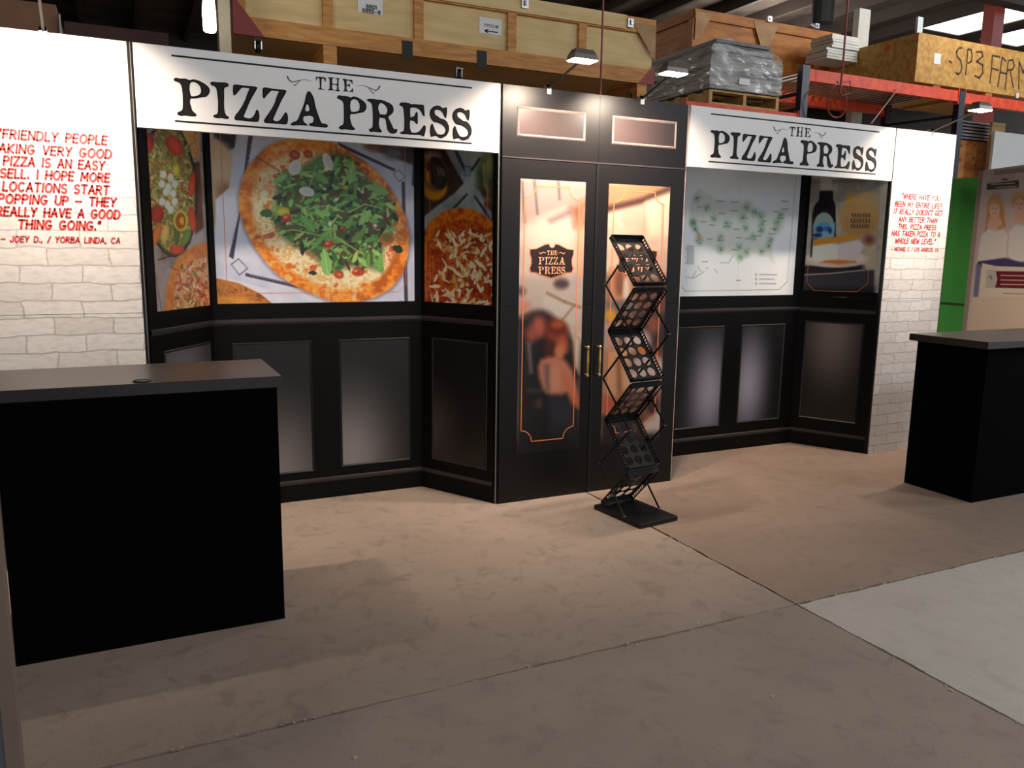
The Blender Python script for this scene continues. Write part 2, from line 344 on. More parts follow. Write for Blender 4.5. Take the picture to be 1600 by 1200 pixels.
NG = {k: norm(v) for k, v in SER.items()}
NG['D'] = (.78, [chaikin([(0, 1), (.4, 1), (.62, .9), (.76, .7), (.78, .5), (.76, .3), (.62, .1), (.4, 0), (0, 0), (0, .07), (.1, .1), (.1, .9), (0, .93)]), chaikin([(.3, .9), (.42, .88), (.54, .7), (.56, .5), (.54, .3), (.42, .12), (.3, .1)])])
NG['L'] = (.62, [[(0, 1), (.4, 1), (.4, .93), (.3, .9), (.3, .1), (.45, .1), (.56, .3), (.62, .3), (.6, 0), (0, 0), (0, .07), (.1, .1), (.1, .9), (0, .93)]])
NG['Y'] = (.8, [[(0, 1), (.32, 1), (.32, .93), (.26, .92), (.42, .6), (.56, .92), (.48, .93), (.48, 1), (.8, 1), (.8, .93), (.72, .9), (.5, .48), (.5, .1), (.6, .07), (.6, 0), (.2, 0), (.2, .07), (.3, .1), (.3, .48), (.08, .9), (0, .93)]])


def serif(mb, s, x0, x1, z, h, fn, gap=.1):
    tot = sum(NG[c][0] for c in s) + gap * (len(s) - 1); k = (x1 - x0) / (tot * h); x = x0
    for c in s:
        w, L = NG[c]; mb.flat([[(x + a * h * k, z + b * h) for a, b in l] for l in L], fn); x += (w + gap) * h * k


# ------------------------------------------------------------------ print painter
def smooth_noise(H, Wd, cell, seed=0, octaves=4):
    r = np.random.RandomState(seed); out = np.zeros((H, Wd)); amp = 1.; tot = 0
    for o in range(octaves):
        c = max(cell / 2 ** o, 1.5); gh, gw = int(H / c) + 3, int(Wd / c) + 3; g = r.rand(gh, gw)
        y = np.arange(H) / c; x = np.arange(Wd) / c; yi = y.astype(int); xi = x.astype(int)
        fy = (y - yi)[:, None]; fx = (x - xi)[None, :]; fy = fy * fy * (3 - 2 * fy); fx = fx * fx * (3 - 2 * fx)
        a = g[yi][:, xi]; b = g[yi][:, xi + 1]; c_ = g[yi + 1][:, xi]; d = g[yi + 1][:, xi + 1]
        out += amp * ((a * (1 - fx) + b * fx) * (1 - fy) + (c_ * (1 - fx) + d * fx) * fy); tot += amp; amp *= .55
    return out / tot


class Canvas:
    """a flat printed picture on a plane, painted in photo coordinates taken back to the plane; colours are sRGB 0..255"""
    def __init__(s, pl, s0, s1, z0, z1, res=280, bg=(0, 0, 0)):
        s.pl, s.s0, s.s1, s.z0, s.z1, s.res = pl, s0, s1, z0, z1, res
        s.W = max(2, int((s1 - s0) * res) + 1); s.H = max(2, int((z1 - z0) * res) + 1)
        s.a = np.zeros((s.H, s.W, 3)) + np.array(bg, float)
        s.X = np.linspace(s0, s1, s.W)[None, :].repeat(s.H, 0); s.Z = np.linspace(z1, z0, s.H)[:, None].repeat(s.W, 1)
        s.org = (0, 0, 1.)
    def crop(s, x, y, sc): s.org = (x, y, sc); return s
    def q(s, p):
        x, y, sc = s.org; return s.pl.sz(x + p[0] / sc, y + p[1] / sc)
    def mask(s, P, soft):
        P = np.array(P); px = (P[:, 0] - s.s0) * (s.W - 1) / (s.s1 - s.s0); py = (s.z1 - P[:, 1]) * (s.H - 1) / (s.z1 - s.z0)
        m = soft + 1.5; i0, i1 = max(0, int(py.min() - m)), min(s.H, int(py.max() + m) + 2); j0, j1 = max(0, int(px.min() - m)), min(s.W, int(px.max() + m) + 2)
        if i0 >= i1 or j0 >= j1: return None
        yy, xx = np.mgrid[i0:i1, j0:j1].astype(float); ins = np.zeros(xx.shape, bool); dist = np.full(xx.shape, 1e9)
        n = len(px)
        for i in range(n):
            x1, y1, x2, y2 = px[i], py[i], px[(i + 1) % n], py[(i + 1) % n]
            if y1 != y2: ins ^= ((y1 > yy) != (y2 > yy)) & (xx < (x2 - x1) * (yy - y1) / (y2 - y1) + x1)
            dx, dy = x2 - x1, y2 - y1; L = dx * dx + dy * dy + 1e-9; t = np.clip(((xx - x1) * dx + (yy - y1) * dy) / L, 0, 1)
            dist = np.minimum(dist, (xx - x1 - t * dx) ** 2 + (yy - y1 - t * dy) ** 2)
        sd = np.sqrt(dist) * np.where(ins, 1, -1)
        return (slice(i0, i1), slice(j0, j1)), np.clip(.5 + sd / max(soft, 1.), 0, 1)
    def poly(s, pts, col, soft=1., a=1., world=False, tex=None):
        P = pts if world else [s.q(p) for p in pts]; r = s.mask(P, soft)
        if r is None: return s
        sl, m = r; m = (m * a)[..., None]; c = np.array(col, float)
        if tex is not None: c = tex[sl]
        s.a[sl] = s.a[sl] * (1 - m) + c * m; return s
    def ell(s, cx, cy, rx, ry, col, rot=0, soft=1., a=1., tex=None, n=20):
        c_, s_ = math.cos(math.radians(rot)), math.sin(math.radians(rot))
        return s.poly([(cx + rx * math.cos(t) * c_ - ry * math.sin(t) * s_, cy + rx * math.cos(t) * s_ + ry * math.sin(t) * c_) for t in [i * 2 * math.pi / n for i in range(n)]], col, soft, a, tex=tex)
    def line(s, pts, w, col, soft=1., a=1.):
        for i in range(len(pts) - 1):
            (x1, y1), (x2, y2) = pts[i], pts[i + 1]; L = math.hypot(x2 - x1, y2 - y1) or 1; nx, ny = -(y2 - y1) / L * w / 2, (x2 - x1) / L * w / 2
            s.poly([(x1 + nx, y1 + ny), (x2 + nx, y2 + ny), (x2 - nx, y2 - ny), (x1 - nx, y1 - ny)], col, soft, a)
        return s
    def leaf(s, cx, cy, L, w, rot, col, a=1.):
        c_, s_ = math.cos(rot), math.sin(rot); p = []
        for t, k in ((0, 0), (.2, .7), (.35, .55), (.5, 1), (.62, .75), (.8, .8), (1, 0), (.8, -.7), (.62, -.8), (.5, -1), (.35, -.6), (.2, -.6)):
            x, y = (t - .5) * L, k * w / 2; p.append((cx + x * c_ - y * s_, cy + x * s_ + y * c_))
        s.poly(p, col, 1., a)
        s.line([(cx - L / 2 * c_, cy - L / 2 * s_), (cx + L / 2 * c_, cy + L / 2 * s_)], max(1., w * .08), [min(255, v * 1.25) for v in col], 1., .6); return s
    def tex(s, cols, cell, seed):
        n = smooth_noise(s.H, s.W, cell, seed); n = (n - n.min()) / (n.max() - n.min()); n = np.clip((n - .2) / .6, 0, 1) * (len(cols) - 1)
        i = np.clip(n.astype(int), 0, len(cols) - 2); f = (n - i)[..., None]; c = np.array(cols, float); return c[i] * (1 - f) + c[i + 1] * f
    def blur(s, k=1):
        for _ in range(k):
            p = np.pad(s.a, ((1, 1), (1, 1), (0, 0)), 'edge'); s.a = (p[:-2, 1:-1] + p[2:, 1:-1] + p[1:-1, :-2] + p[1:-1, 2:] + 2 * s.a) / 6
        return s
    def build(s, name, parent, d=.0015, gain=1., sat=1., m=None, label=None):
        a = np.clip(s.a / 255, 0, 1); a = np.where(a <= .04045, a / 12.92, ((a + .055) / 1.055) ** 2.4)
        if sat != 1:
            g = a.mean(2, keepdims=True); a = np.clip(g + (a - g) * sat, 0, 1)
        a = np.clip(a * gain, 0, .92)
        N = s.W * s.H; co = np.empty((N, 3)); X = s.X.ravel(); Z = s.Z.ravel()
        co[:, 0] = s.pl.P[0] + s.pl.t[0] * X + s.pl.n[0] * d; co[:, 1] = s.pl.P[1] + s.pl.t[1] * X + s.pl.n[1] * d; co[:, 2] = Z
        idx = np.arange(N).reshape(s.H, s.W); q = np.stack([idx[1:, :-1], idx[1:, 1:], idx[:-1, 1:], idx[:-1, :-1]], -1).reshape(-1, 4)
        me = bpy.data.meshes.new(name); me.vertices.add(N); me.vertices.foreach_set('co', co.ravel())
        me.loops.add(q.size); me.loops.foreach_set('vertex_index', q.ravel().astype(np.int32)); me.polygons.add(len(q))
        me.polygons.foreach_set('loop_start', np.arange(0, q.size, 4, dtype=np.int32)); me.update(calc_edges=True)
        at = me.color_attributes.new('Col', 'FLOAT_COLOR', 'POINT'); rgba = np.ones((N, 4)); rgba[:, :3] = a.reshape(-1, 3); at.data.foreach_set('color', rgba.ravel())
        return link(name, me, m or print_mat(), parent, label)


# ================================================================== THE SETTING
def slab_mesh(x0, x1, y0, y1, jag, seed, step=.03):
    r = random.Random(seed); pts = []
    def edge(a, b, j):
        L = math.dist(a, b); n = max(1, int(L / step)) if j else 1; nx, ny = -(b[1] - a[1]) / L, (b[0] - a[0]) / L; w = 0
        for i in range(n):
            w = w * .7 + r.uniform(-j, j) if i else 0; pts.append((a[0] + (b[0] - a[0]) * i / n + nx * w, a[1] + (b[1] - a[1]) * i / n + ny * w))
    edge((x0, y0), (x1, y0), jag[0]); edge((x1, y0), (x1, y1), jag[1]); edge((x1, y1), (x0, y1), jag[2]); edge((x0, y1), (x0, y0), jag[3])
    n = len(pts); t = tessellate_polygon([[Vector((x, y, 0)) for x, y in pts]]); mb = MB()
    mb.add([(x, y, 0) for x, y in pts] + [(x, y, -.05) for x, y in pts], [tuple(q) for q in t] + [(i, (i + 1) % n, n + (i + 1) % n, n + i) for i in range(n)])
    return mb


def concrete(name, rgb, rgb2, stain, seed):
    m = bpy.data.materials.new(name); m.use_nodes = True; nt = m.node_tree; b = nt.nodes['Principled BSDF']
    tc = nt.nodes.new('ShaderNodeTexCoord'); mp = nt.nodes.new('ShaderNodeMapping'); mp.inputs['Location'].default_value = (seed * 3.1, seed * 1.7, 0)
    nt.links.new(tc.outputs['Object'], mp.inputs[0])
    def noise(sc, det, p0, p1, c0, c1, rough=.6, dist=0):
        n = nt.nodes.new('ShaderNodeTexNoise'); n.inputs['Scale'].default_value = sc; n.inputs['Detail'].default_value = det; n.inputs['Roughness'].default_value = rough; n.inputs['Distortion'].default_value = dist
        r = nt.nodes.new('ShaderNodeValToRGB'); r.color_ramp.elements[0].position = p0; r.color_ramp.elements[1].position = p1
        r.color_ramp.elements[0].color = (*c0, 1); r.color_ramp.elements[1].color = (*c1, 1); nt.links.new(mp.outputs[0], n.inputs['Vector']); nt.links.new(n.outputs[0], r.inputs[0]); return n, r
    n1, r1 = noise(1.1, 4, .3, .7, lin(rgb2), lin(rgb))
    n2, r2 = noise(8.5, 7, .32, .48, (stain,) * 3, (1, 1, 1), .62, .8)
    n3, r3 = noise(190, 3, .3, .7, (.80, .80, .81), (1.08, 1.08, 1.08), .7)
    cur = r1.outputs[0]
    for r in (r2, r3):
        mu = nt.nodes.new('ShaderNodeMix'); mu.data_type = 'RGBA'; mu.blend_type = 'MULTIPLY'; mu.inputs[0].default_value = 1
        nt.links.new(cur, mu.inputs[6]); nt.links.new(r.outputs[0], mu.inputs[7]); cur = mu.outputs[2]
    nt.links.new(cur, b.inputs['Base Color']); b.inputs['Roughness'].default_value = .75; b.inputs['Specular IOR Level'].default_value = .25
    bp = nt.nodes.new('ShaderNodeBump'); bp.inputs['Strength'].default_value = .25; bp.inputs['Distance'].default_value = .003
    nt.links.new(n3.outputs[0], bp.inputs['Height']); nt.links.new(bp.outputs[0], b.inputs['Normal'])
    return m


JX, JY, gp = 2.497, -1.80, .006
floor = MB().box((-9, -13, -.09), (22, 16, -.012)).build('floor', mat('joint_dirt', (58, 46, 38), .9, scale=30), None, kind='structure')
slab_mesh(-9, JX - gp, JY + gp, 16, (.0035, .003, 0, 0), 1).build('slab', concrete('concrete_brown', (186, 168, 153), (170, 153, 140), .79, 1), floor)
slab_mesh(JX + gp, 22, JY + gp, 16, (.0035, 0, 0, .003), 2).build('slab', concrete('concrete_tan', (172, 150, 134), (160, 139, 124), .86, 2), floor)
slab_mesh(-9, JX - gp, -13, JY - gp, (0, .003, .0035, 0), 3).build('slab', concrete('concrete_grey_brown', (178, 163, 151), (163, 148, 137), .86, 3), floor)
slab_mesh(JX + gp, 22, -13, JY - gp, (0, 0, .0035, .003), 4).build('slab', concrete('concrete_pale', (216, 210, 200), (204, 197, 186), .9, 4), floor, 'paler concrete slab')
# dust and crumbs along the joints
crumb = MB(); rr = random.Random(5)
for k in range(150):
    if rr.random() < .5: x, y = rr.uniform(-.2, 4.6), JY + rr.gauss(0, .006)
    else: x, y = JX + rr.gauss(0, .008), rr.uniform(-3.2, -.75)
    s = rr.uniform(.0015, .0045); crumb.obox((x, y, s * .5), (s, 0, 0), (0, s * .7, 0), (0, 0, s * .5))
for u, v in ((547, 840), (555, 1184), (1033, 882), (1207, 1089), (1484, 1078), (1488, 1080), (1090, 975), (995, 1008)):
    p = PZ(u, v); crumb.obox((p[0], p[1], .002), (.006, .002, 0), (-.001, .003, 0), (0, 0, .002))
o = crumb.build('joint_debris', mat('pale_grit', (205, 186, 158), .8, scale=90), None); tag(o, 'pale grit and crumbs lying in and along the concrete floor joints', 'debris'); o['kind'] = 'stuff'

wallm = mat('dark_corrugated_wall', (52, 44, 42), .8, scale=1.5)
MB().box((-9, 15.8, 0), (22, 16, 6.6)).build('wall_back', wallm, None, kind='structure')
MB().box((-9, -13, 0), (-8.8, 16, 6.6)).build('wall_left', wallm, None, kind='structure')
MB().box((21.8, -2, 0), (22, 16, 6.6)).build('wall_right', mat('grey_metal_wall', (120, 118, 114), .8, scale=2), None, kind='structure')
# roof with two long rooflights
RZ = 6.2
SK = [(14.95, 16.33), (17.0, 18.3)]; SY0, SY1 = 2.5, 8.0
ceil = MB()
ceil.box((-9, -13, RZ), (SK[0][0], 16, RZ + .1)); ceil.box((SK[0][1], -13, RZ), (SK[1][0], 16, RZ + .1)); ceil.box((SK[1][1], -13, RZ), (22, 16, RZ + .1))
for a, b in SK: ceil.box((a, -13, RZ), (b, SY0, RZ + .1)); ceil.box((a, SY1, RZ), (b, 16, RZ + .1))
ceil = ceil.build('ceiling', ROOFM, None, kind='structure')
for i, x in enumerate(np.arange(-7.6, 21, 1.0)):
    if any(a - .15 < x < b + .15 for a, b in SK): continue
    MB().box((x - .04, -13, RZ - .22), (x + .04, 16, RZ)).build('purlin', DARKW, ceil)
for y in (-6, -.6, 4.8, 10.2): MB().box((-9, y - .12, RZ - .62), (22, y + .12, RZ - .22)).build('roof_beam', DARKW, ceil)
glow = mat('daylit_rooflight', (240, 244, 255), .6, emit=((235, 240, 255), 5.0))
for i, (a, b) in enumerate(SK): MB().box((a, SY0, RZ + .02), (b, SY1, RZ + .05)).build('window_%d' % (i + 1), glow, None, kind='structure')

# ================================================================== THE BOOTH
X0, X1, X1b, X3b, X3, X4 = 0., 1.85, 1.872, 3.155, 3.175, 5.025
XL, XR = -.667, 5.69
H, HB, SM = 2.44, 2.066, 1.202
front = Plane((0, 0), (1, 0))
fn0 = lambda d: (lambda x, z: front.w(x, z, d))

# ---- brick print panels
QL = ['"FRIENDLY PEOPLE', 'MAKING VERY GOOD', 'PIZZA IS AN EASY', 'SELL. I HOPE MORE', 'LOCATIONS START', 'POPPING UP - THEY', 'REALLY HAVE A GOOD', 'THING GOING."']
bx = lambda u, v: PY(u, v)[0]
spanL = [(-4, 206, 170, 222), (-18, 228, 177, 243), (5, 250, 166, 260), (0, 268, 174, 280), (4, 289, 173, 299), (-3, 308, 184, 318), (-6, 328, 190, 337), (28, 348, 160, 355)]


def brick_panel(x0, x1, label, lines, small, mname, flip):
    t = thing('brick_print_panel', label, 'display panel', ((x0 + x1) / 2, 0, 0), 'white brick quote panels')
    bm = brick_print(mname)
    for z0, z1 in ((0, SM - .0012), (SM + .0012, H)):
        MB().box((x0, 0, z0), (x1, .03, z1)).build('panel', bm, t).matrix_parent_inverse = Matrix.Translation((-(x0 + x1) / 2, 0, 0))
    for s, (a, b, z, h) in lines + [small]:
        mb = MB(); text(mb, s, a, b, z, h, h * .23, fn0(.0016), .16)
        mb.build('lettering', RED, t, kind='stuff').matrix_parent_inverse = Matrix.Translation((-(x0 + x1) / 2, 0, 0))
    e = MB()
    for x in ((x1 + .002, x1 + .02) if flip else (x0 - .012, x0 - .002),): e.box((x[0], .002, 0), (x[1], .04, H))
    e.build('edge_trim', FRAME, t).matrix_parent_inverse = Matrix.Translation((-(x0 + x1) / 2, 0, 0))
    e = MB()
    if flip: e.box((x1 + .012, -.001, 0), (x1 + .0145, .006, H))
    else: e.box((x1, 0, 0), (x1 + .006, .03, H))
    e.build('metal_edge_strip', SILVER if flip else FRAME, t).matrix_parent_inverse = Matrix.Translation((-(x0 + x1) / 2, 0, 0))
    return t


linesL = []
for s, (a, va, b, vb) in zip(QL, spanL):
    pa, pb = PY(a, va), PY(b, vb); linesL.append((s, (pa[0], pb[0] - .006, (pa[2] + pb[2]) / 2 - .0185, .037)))
pa, pb = PY(1, 370), PY(188, 376)
brick_panel(XL, -.025, 'white painted-brick print panel at far left with a red quote from Yorba Linda', linesL, ('- JOEY D., / YORBA LINDA, CA', (pa[0], pb[0], pb[2] - .012, .024)), 'painted_brick_print', True)
QR = ['"WHERE HAVE YOU', 'BEEN MY ENTIRE LIFE?', "IT REALLY DOESN'T GET", 'ANY BETTER THAN', 'THIS. PIZZA PRESS', 'HAS TAKEN PIZZA TO A', 'WHOLE NEW LEVEL."']
spanR = [(290, 150, 890, 215), (185, 285, 925, 325), (165, 398, 930, 435), (240, 525, 850, 545), (230, 635, 835, 660), (135, 740, 895, 765), (185, 865, 825, 875)]
linesR = []
for s, (a, va, b, vb) in zip(QR, spanR):
    pa, pb = PY(1380 + a / 10, 290 + va / 10), PY(1380 + b / 10, 290 + vb / 10); linesR.append((s, (pa[0], pb[0] - .006, (pa[2] + pb[2]) / 2 - .0175, .035)))
pa, pb = PY(1392, 389.5), PY(1466, 390.5)
brick_panel(X4 + .012, XR, 'white painted-brick print panel at right with a red quote, beside the beer picture', linesR, ('- MICHAEL C. / LOS ANGELES, CA', (pa[0], pb[0], pb[2] - .012, .024)), 'painted_brick_print_right', False)


# ---- header signs
def header(x0, x1, dx, label):
    t = thing('header_sign', label, 'sign', (x0, 0, HB), 'white header signs')
    inv = Matrix.Translation((-x0, 0, -HB))
    def P(o): o.matrix_parent_inverse = inv; return o
    P(MB().box((x0, 0, HB), (x1, .03, H)).build('sign_board', WHITE, t))
    fn = lambda x, z: front.w(x + dx, z, .0016)
    for word in (('P', 'I', 'Z', 'Y_', 'A'), ('Q', 'R', 'E', 'S', 'X_')):
        mb = MB()
        for k in word:
            mb.flat(SER[k], fn)
            for lp in SER[k]: brush(mb, lp + lp[:1], .0045, fn)
        P(mb.build('lettering', INK, t, 'large black antique serif word'))
    mb = MB()
    for k in 'TH': mb.flat(SER[k], fn)
    w, L = NG['E']; e = PY(535, 124); e2 = PY(552, 145); zt = PY(545, 124)[2]; zb = PY(545, 144)[2]
    mb.flat([[(e[0] + a / w * (e2[0] - e[0]), zb + b * (zt - zb)) for a, b in l] for l in L], fn)
    P(mb.build('lettering', INK, t, 'small black serif word'))
    for n, (z0, z1) in enumerate(((2.396, 2.404), (2.102, 2.110))):
        P(MB().box((.163 + dx, -.0016, z0), (1.684 + dx, 0, z1)).build('rule_line', INK, t))
    mb = MB(); c = PY(733, 219); brush(mb, [(c[0] - .003 + .0085 * math.cos(a), c[2] + .0085 * math.sin(a)) for a in [i * .5236 for i in range(13)]], .0014, fn)
    text(mb, 'R', c[0] - .0055, c[0] - .0005, c[2] - .0045, .009, .0014, fn, 0); P(mb.build('registered_mark', mat('grey_ink', (96, 92, 90), .5), t, kind='stuff'))
    for sgn in (0, 1):
        mb = MB()
        def sw(pts, ws):
            pts = [PY(400 + a / 10, 110 + b / 10) for a, b in pts]; pts = [(p[0], p[2]) for p in pts]
            if sgn: c = .9275; pts = [(2 * c - x, z) for x, z in pts]
            brush(mb, pts, [q * .0003 for q in ws], fn)
        sw([(500, 92), (492, 100), (500, 120), (520, 152), (560, 182), (620, 170), (700, 152), (750, 145), (810, 152), (875, 173)], [10, 26, 24, 20, 16, 12, 10, 8, 7, 3])
        sw([(690, 160), (660, 180), (640, 205), (610, 235), (575, 222)], [8, 10, 12, 14, 4])
        P(mb.build('flourish', mat('grey_ink', (96, 92, 90), .5), t))
    return t


header(0., X1, 0., 'white header sign left of the black doors, larger one nearest the camera')
header(X3 + .003, X4, 3.172, 'white header sign right of the black doors, above the map')
# ---- entrance unit
DOORF = mat('door_graphic_black', (17, 14, 15), .36, var=.12, spec=.32)
TRM = mat('printed_moulding_grey', (128, 116, 112), .35, var=.1)
DKM = mat('printed_moulding_dark', (56, 50, 50), .35, var=.1)
ent = thing('entrance_panel', 'tall black double-door display panel with printed glass in the middle of the wall', 'display panel', (2.51, 0, 0))
DM = 2.509; inv = Matrix.Translation((-2.51, 0, 0))


def PP(o, i=None): o.matrix_parent_inverse = i if i is not None else inv; return o


def fillet(mb, pl, a0, a1, z0, z1, w, d):  # a raised rectangular moulding, mitred
    O = [(a0, z0), (a1, z0), (a1, z1), (a0, z1)]; I = [(a0 + w, z0 + w), (a1 - w, z0 + w), (a1 - w, z1 - w), (a0 + w, z1 - w)]; M = [(a0 + w * .4, z0 + w * .4), (a1 - w * .4, z0 + w * .4), (a1 - w * .4, z1 - w * .4), (a0 + w * .4, z1 - w * .4)]
    v = [pl.w(a, z, .0008) for a, z in O] + [pl.w(a, z, d) for a, z in M] + [pl.w(a, z, .0008) for a, z in I]
    mb.add(v, [(i, (i + 1) % 4, 4 + (i + 1) % 4, 4 + i) for i in range(4)] + [(4 + i, 4 + (i + 1) % 4, 8 + (i + 1) % 4, 8 + i) for i in range(4)])


PP(MB().box((X1 + .001, .012, 0), (X1b - .001, .04, H)).build('edge_post', FRAME, ent))
PP(MB().box((X1 + .004, .008, 0), (X1 + .008, .014, H)).build('metal_edge_strip', SILVER, ent))
PP(MB().box((X3b, 0, 0), (X3b + .004, .03, H)).build('metal_edge_strip', mat('warm_white_edge', (215, 190, 180), .4), ent))
for j, (a0, a1) in enumerate(((X1b, DM - .0008), (DM + .0008, X3b))):
    for z0, z1 in ((0, SM - .001), (SM + .001, H)):
        PP(MB().box((a0, 0, z0), (a1, .03, z1)).build('panel', DOORF, ent))
for j, (a0, a1) in enumerate(((1.961, 2.414), (2.597, 3.073))):
    cv = Canvas(front, a0, a1, 2.165, 2.331, 120, (52, 40, 40)); g = (cv.X - a0) / (a1 - a0); cv.a = np.array([74, 58, 56]) * (1 - g[..., None] * .45)
    tp = PP(cv.build('transom_print', ent, .0012))
    mb = MB(); fillet(mb, front, a0, a1, 2.165, 2.331, .016, .006); PP(mb.build('transom_moulding', TRM, ent))
mb = MB().box((X1b, -.004, 2.044), (X3b, 0, 2.052)); PP(mb.build('lintel_line', DKM, ent))
mb = MB().box((DM - .012, -.005, 0), (DM + .002, -.0005, 2.044)); PP(mb.build('door_meeting_strip', mat('near_black', (10, 9, 9), .4), ent))

GL = (1.990, 2.425, .30, 1.932); GR = (2.586, 3.044, .30, 1.932)
# left door print
cv = Canvas(front, *GL, 280, (206, 180, 168)); cv.crop(800, 270, 7.056)
cv.a = cv.tex([(214, 186, 174), (232, 208, 194), (222, 194, 182)], 60, 3)
cv.poly([(80, 60), (830, 100), (830, 300), (450, 440), (80, 620)], (190, 164, 156), 14)
cv.poly([(160, 620), (400, 520), (700, 440), (700, 1000), (150, 1000)], (240, 226, 208), 40)
cv.poly([(640, 380), (830, 290), (830, 600), (690, 600)], (150, 84, 60), 18, .85)
cv.poly([(720, 560), (790, 400), (800, 1200), (720, 1200)], (232, 172, 130), 20, .8)
cv.poly([(400, 520), (640, 400), (660, 450), (430, 550)], (120, 104, 110), 12, .8)
for p in ([(245, 80), (280, 460)], [(510, 95), (525, 300)], [(110, 90), (140, 550)]): cv.line(p, 22, (96, 84, 84), 5, .85)
cv.crop(800, 420, 4.286)
cv.poly([(40, 60), (480, 60), (480, 420), (380, 420), (40, 320)], (208, 192, 182), 12)
cv.poly([(220, 150), (460, 240), (440, 400), (200, 320)], (216, 206, 198), 10)
cv.line([(230, 160), (350, 220), (460, 260)], 14, (150, 112, 86), 6); cv.line([(420, 240), (330, 350)], 10, (160, 128, 104), 6)
cv.ell(330, 100, 50, 36, (92, 70, 78), 0, 10); cv.ell(430, 90, 30, 40, (200, 180, 190), 0, 8); cv.ell(60, 150, 30, 30, (110, 90, 90), 0, 10)
cv.poly([(40, 200), (120, 230), (100, 330), (40, 370)], (222, 150, 130), 14)
cv.poly([(30, 330), (200, 300), (340, 400), (460, 500), (460, 1250), (30, 1250)], (30, 24, 26), 16)
cv.poly([(400, 420), (460, 480), (450, 700), (420, 660)], (226, 208, 190), 10)
cv.ell(190, 360, 110, 80, (60, 34, 36), 10, 14); cv.ell(180, 390, 46, 70, (188, 96, 74), 0, 14); cv.ell(130, 440, 40, 50, (176, 84, 66), 0, 16)
cv.poly([(95, 490), (125, 490), (140, 700), (115, 700)], (120, 108, 118), 8); cv.line([(100, 812), (190, 820)], 22, (70, 66, 70), 8)
cv.ell(300, 430, 76, 90, (150, 66, 34), 0, 16); cv.ell(300, 400, 60, 40, (110, 40, 24), 0, 14); cv.ell(255, 540, 40, 60, (84, 34, 22), 0, 14); cv.ell(340, 520, 40, 60, (196, 100, 56), 0, 14)
cv.ell(352, 610, 26, 40, (40, 24, 26), 0, 8); cv.ell(305, 375, 40, 26, (176, 84, 44), 0, 8); cv.ell(318, 560, 34, 50, (214, 130, 96), 0, 10)
cv.poly([(172, 660), (190, 610), (240, 590), (300, 585), (360, 615), (405, 680), (430, 760), (448, 860), (440, 930), (410, 900), (370, 830), (340, 850), (260, 850), (205, 810), (180, 730)], (216, 136, 108), 10); cv.poly([(225, 680), (300, 640), (330, 700), (320, 820), (240, 820)], (228, 156, 126), 14)
cv.poly([(215, 640), (250, 640), (250, 830), (225, 830)], (130, 104, 100), 10)
cv.poly([(240, 860), (360, 850), (430, 960), (420, 1140), (250, 1140)], (48, 52, 62), 20); cv.ell(180, 900, 20, 30, (90, 70, 50), 0, 12)
cv.poly([(330, 700), (440, 860), (450, 930), (400, 900)], (224, 120, 84), 14)
fade = np.clip((cv.Z - .30) / .2, 0, 1)[..., None]; cv.a = cv.a * fade + np.array([22, 19, 20]) * (1 - fade)
DG = .56
PP(cv.build('glass_print', ent, .0012, DG, label='printed window with a blurred restaurant scene, left leaf'))
# right door print
cv = Canvas(front, *GR, 280, (226, 196, 160)); cv.crop(940, 280, 2.861)
cv.a = cv.tex([(226, 186, 160), (238, 208, 186), (230, 192, 168)], 80, 5)
cv.poly([(20, 20), (320, 20), (320, 60), (180, 90), (20, 130)], (190, 140, 104), 8)
cv.poly([(20, 120), (180, 80), (310, 30), (310, 60), (180, 110), (20, 150)], (92, 60, 50), 8)
cv.poly([(200, 105), (310, 60), (310, 260), (210, 260)], (250, 232, 200), 16)
for x in (190, 270): cv.line([(x, 110), (x, 300)], 6, (220, 180, 146), 4)
cv.poly([(20, 430), (320, 440), (320, 1200), (0, 1200)], (120, 74, 56), 20)
cv.poly([(40, 400), (140, 400), (150, 560), (30, 560)], (214, 150, 112), 14); cv.ell(80, 460, 20, 60, (150, 90, 60), 0, 10); cv.ell(110, 500, 14, 60, (240, 220, 200), 0, 8)
cv.poly([(20, 545), (150, 535), (160, 600), (20, 610)], (128, 112, 108), 10)
cv.ell(40, 610, 26, 30, (232, 170, 40), 0, 10); cv.poly([(10, 640), (80, 640), (80, 760), (0, 760)], (196, 170, 160), 12)
cv.poly([(150, 600), (300, 600), (290, 760), (200, 740)], (60, 34, 34), 18); cv.ell(230, 650, 30, 40, (150, 84, 60), 0, 14)
cv.poly([(20, 760), (130, 740), (140, 930), (60, 990), (10, 960)], (232, 178, 130), 18); cv.line([(75, 800), (80, 960)], 22, (168, 104, 62), 10)
cv.ell(160, 720, 60, 50, (228, 206, 196), 0, 16); cv.ell(180, 760, 26, 20, (228, 120, 40), 0, 8); cv.ell(200, 820, 60, 40, (216, 190, 184), 0, 14)
cv.ell(190, 890, 70, 60, (222, 196, 186), 0, 20); cv.ell(250, 880, 40, 80, (230, 200, 190), 0, 14)
cv.poly([(0, 960), (60, 980), (50, 1060), (0, 1060)], (214, 106, 72), 12); cv.poly([(0, 1060), (120, 1060), (140, 1200), (0, 1200)], (28, 22, 24), 14)
cv.poly([(200, 960), (280, 960), (270, 1150), (190, 1100)], (170, 110, 90), 14); cv.ell(225, 1010, 30, 40, (70, 40, 36), 0, 12); cv.poly([(185, 1090), (250, 1040), (272, 1040), (262, 1145), (190, 1140)], (226, 208, 196), 8)
cv.crop(920, 640, 4.0)
fade = np.clip((cv.Z - .30) / .08, 0, 1)[..., None] * np.clip((cv.X - 2.586) / .01 + .4, 0, 1)[..., None]
cv.poly([(120, 60), (240, 60), (330, 190), (300, 230), (120, 230)], (30, 24, 26), 20, .9)
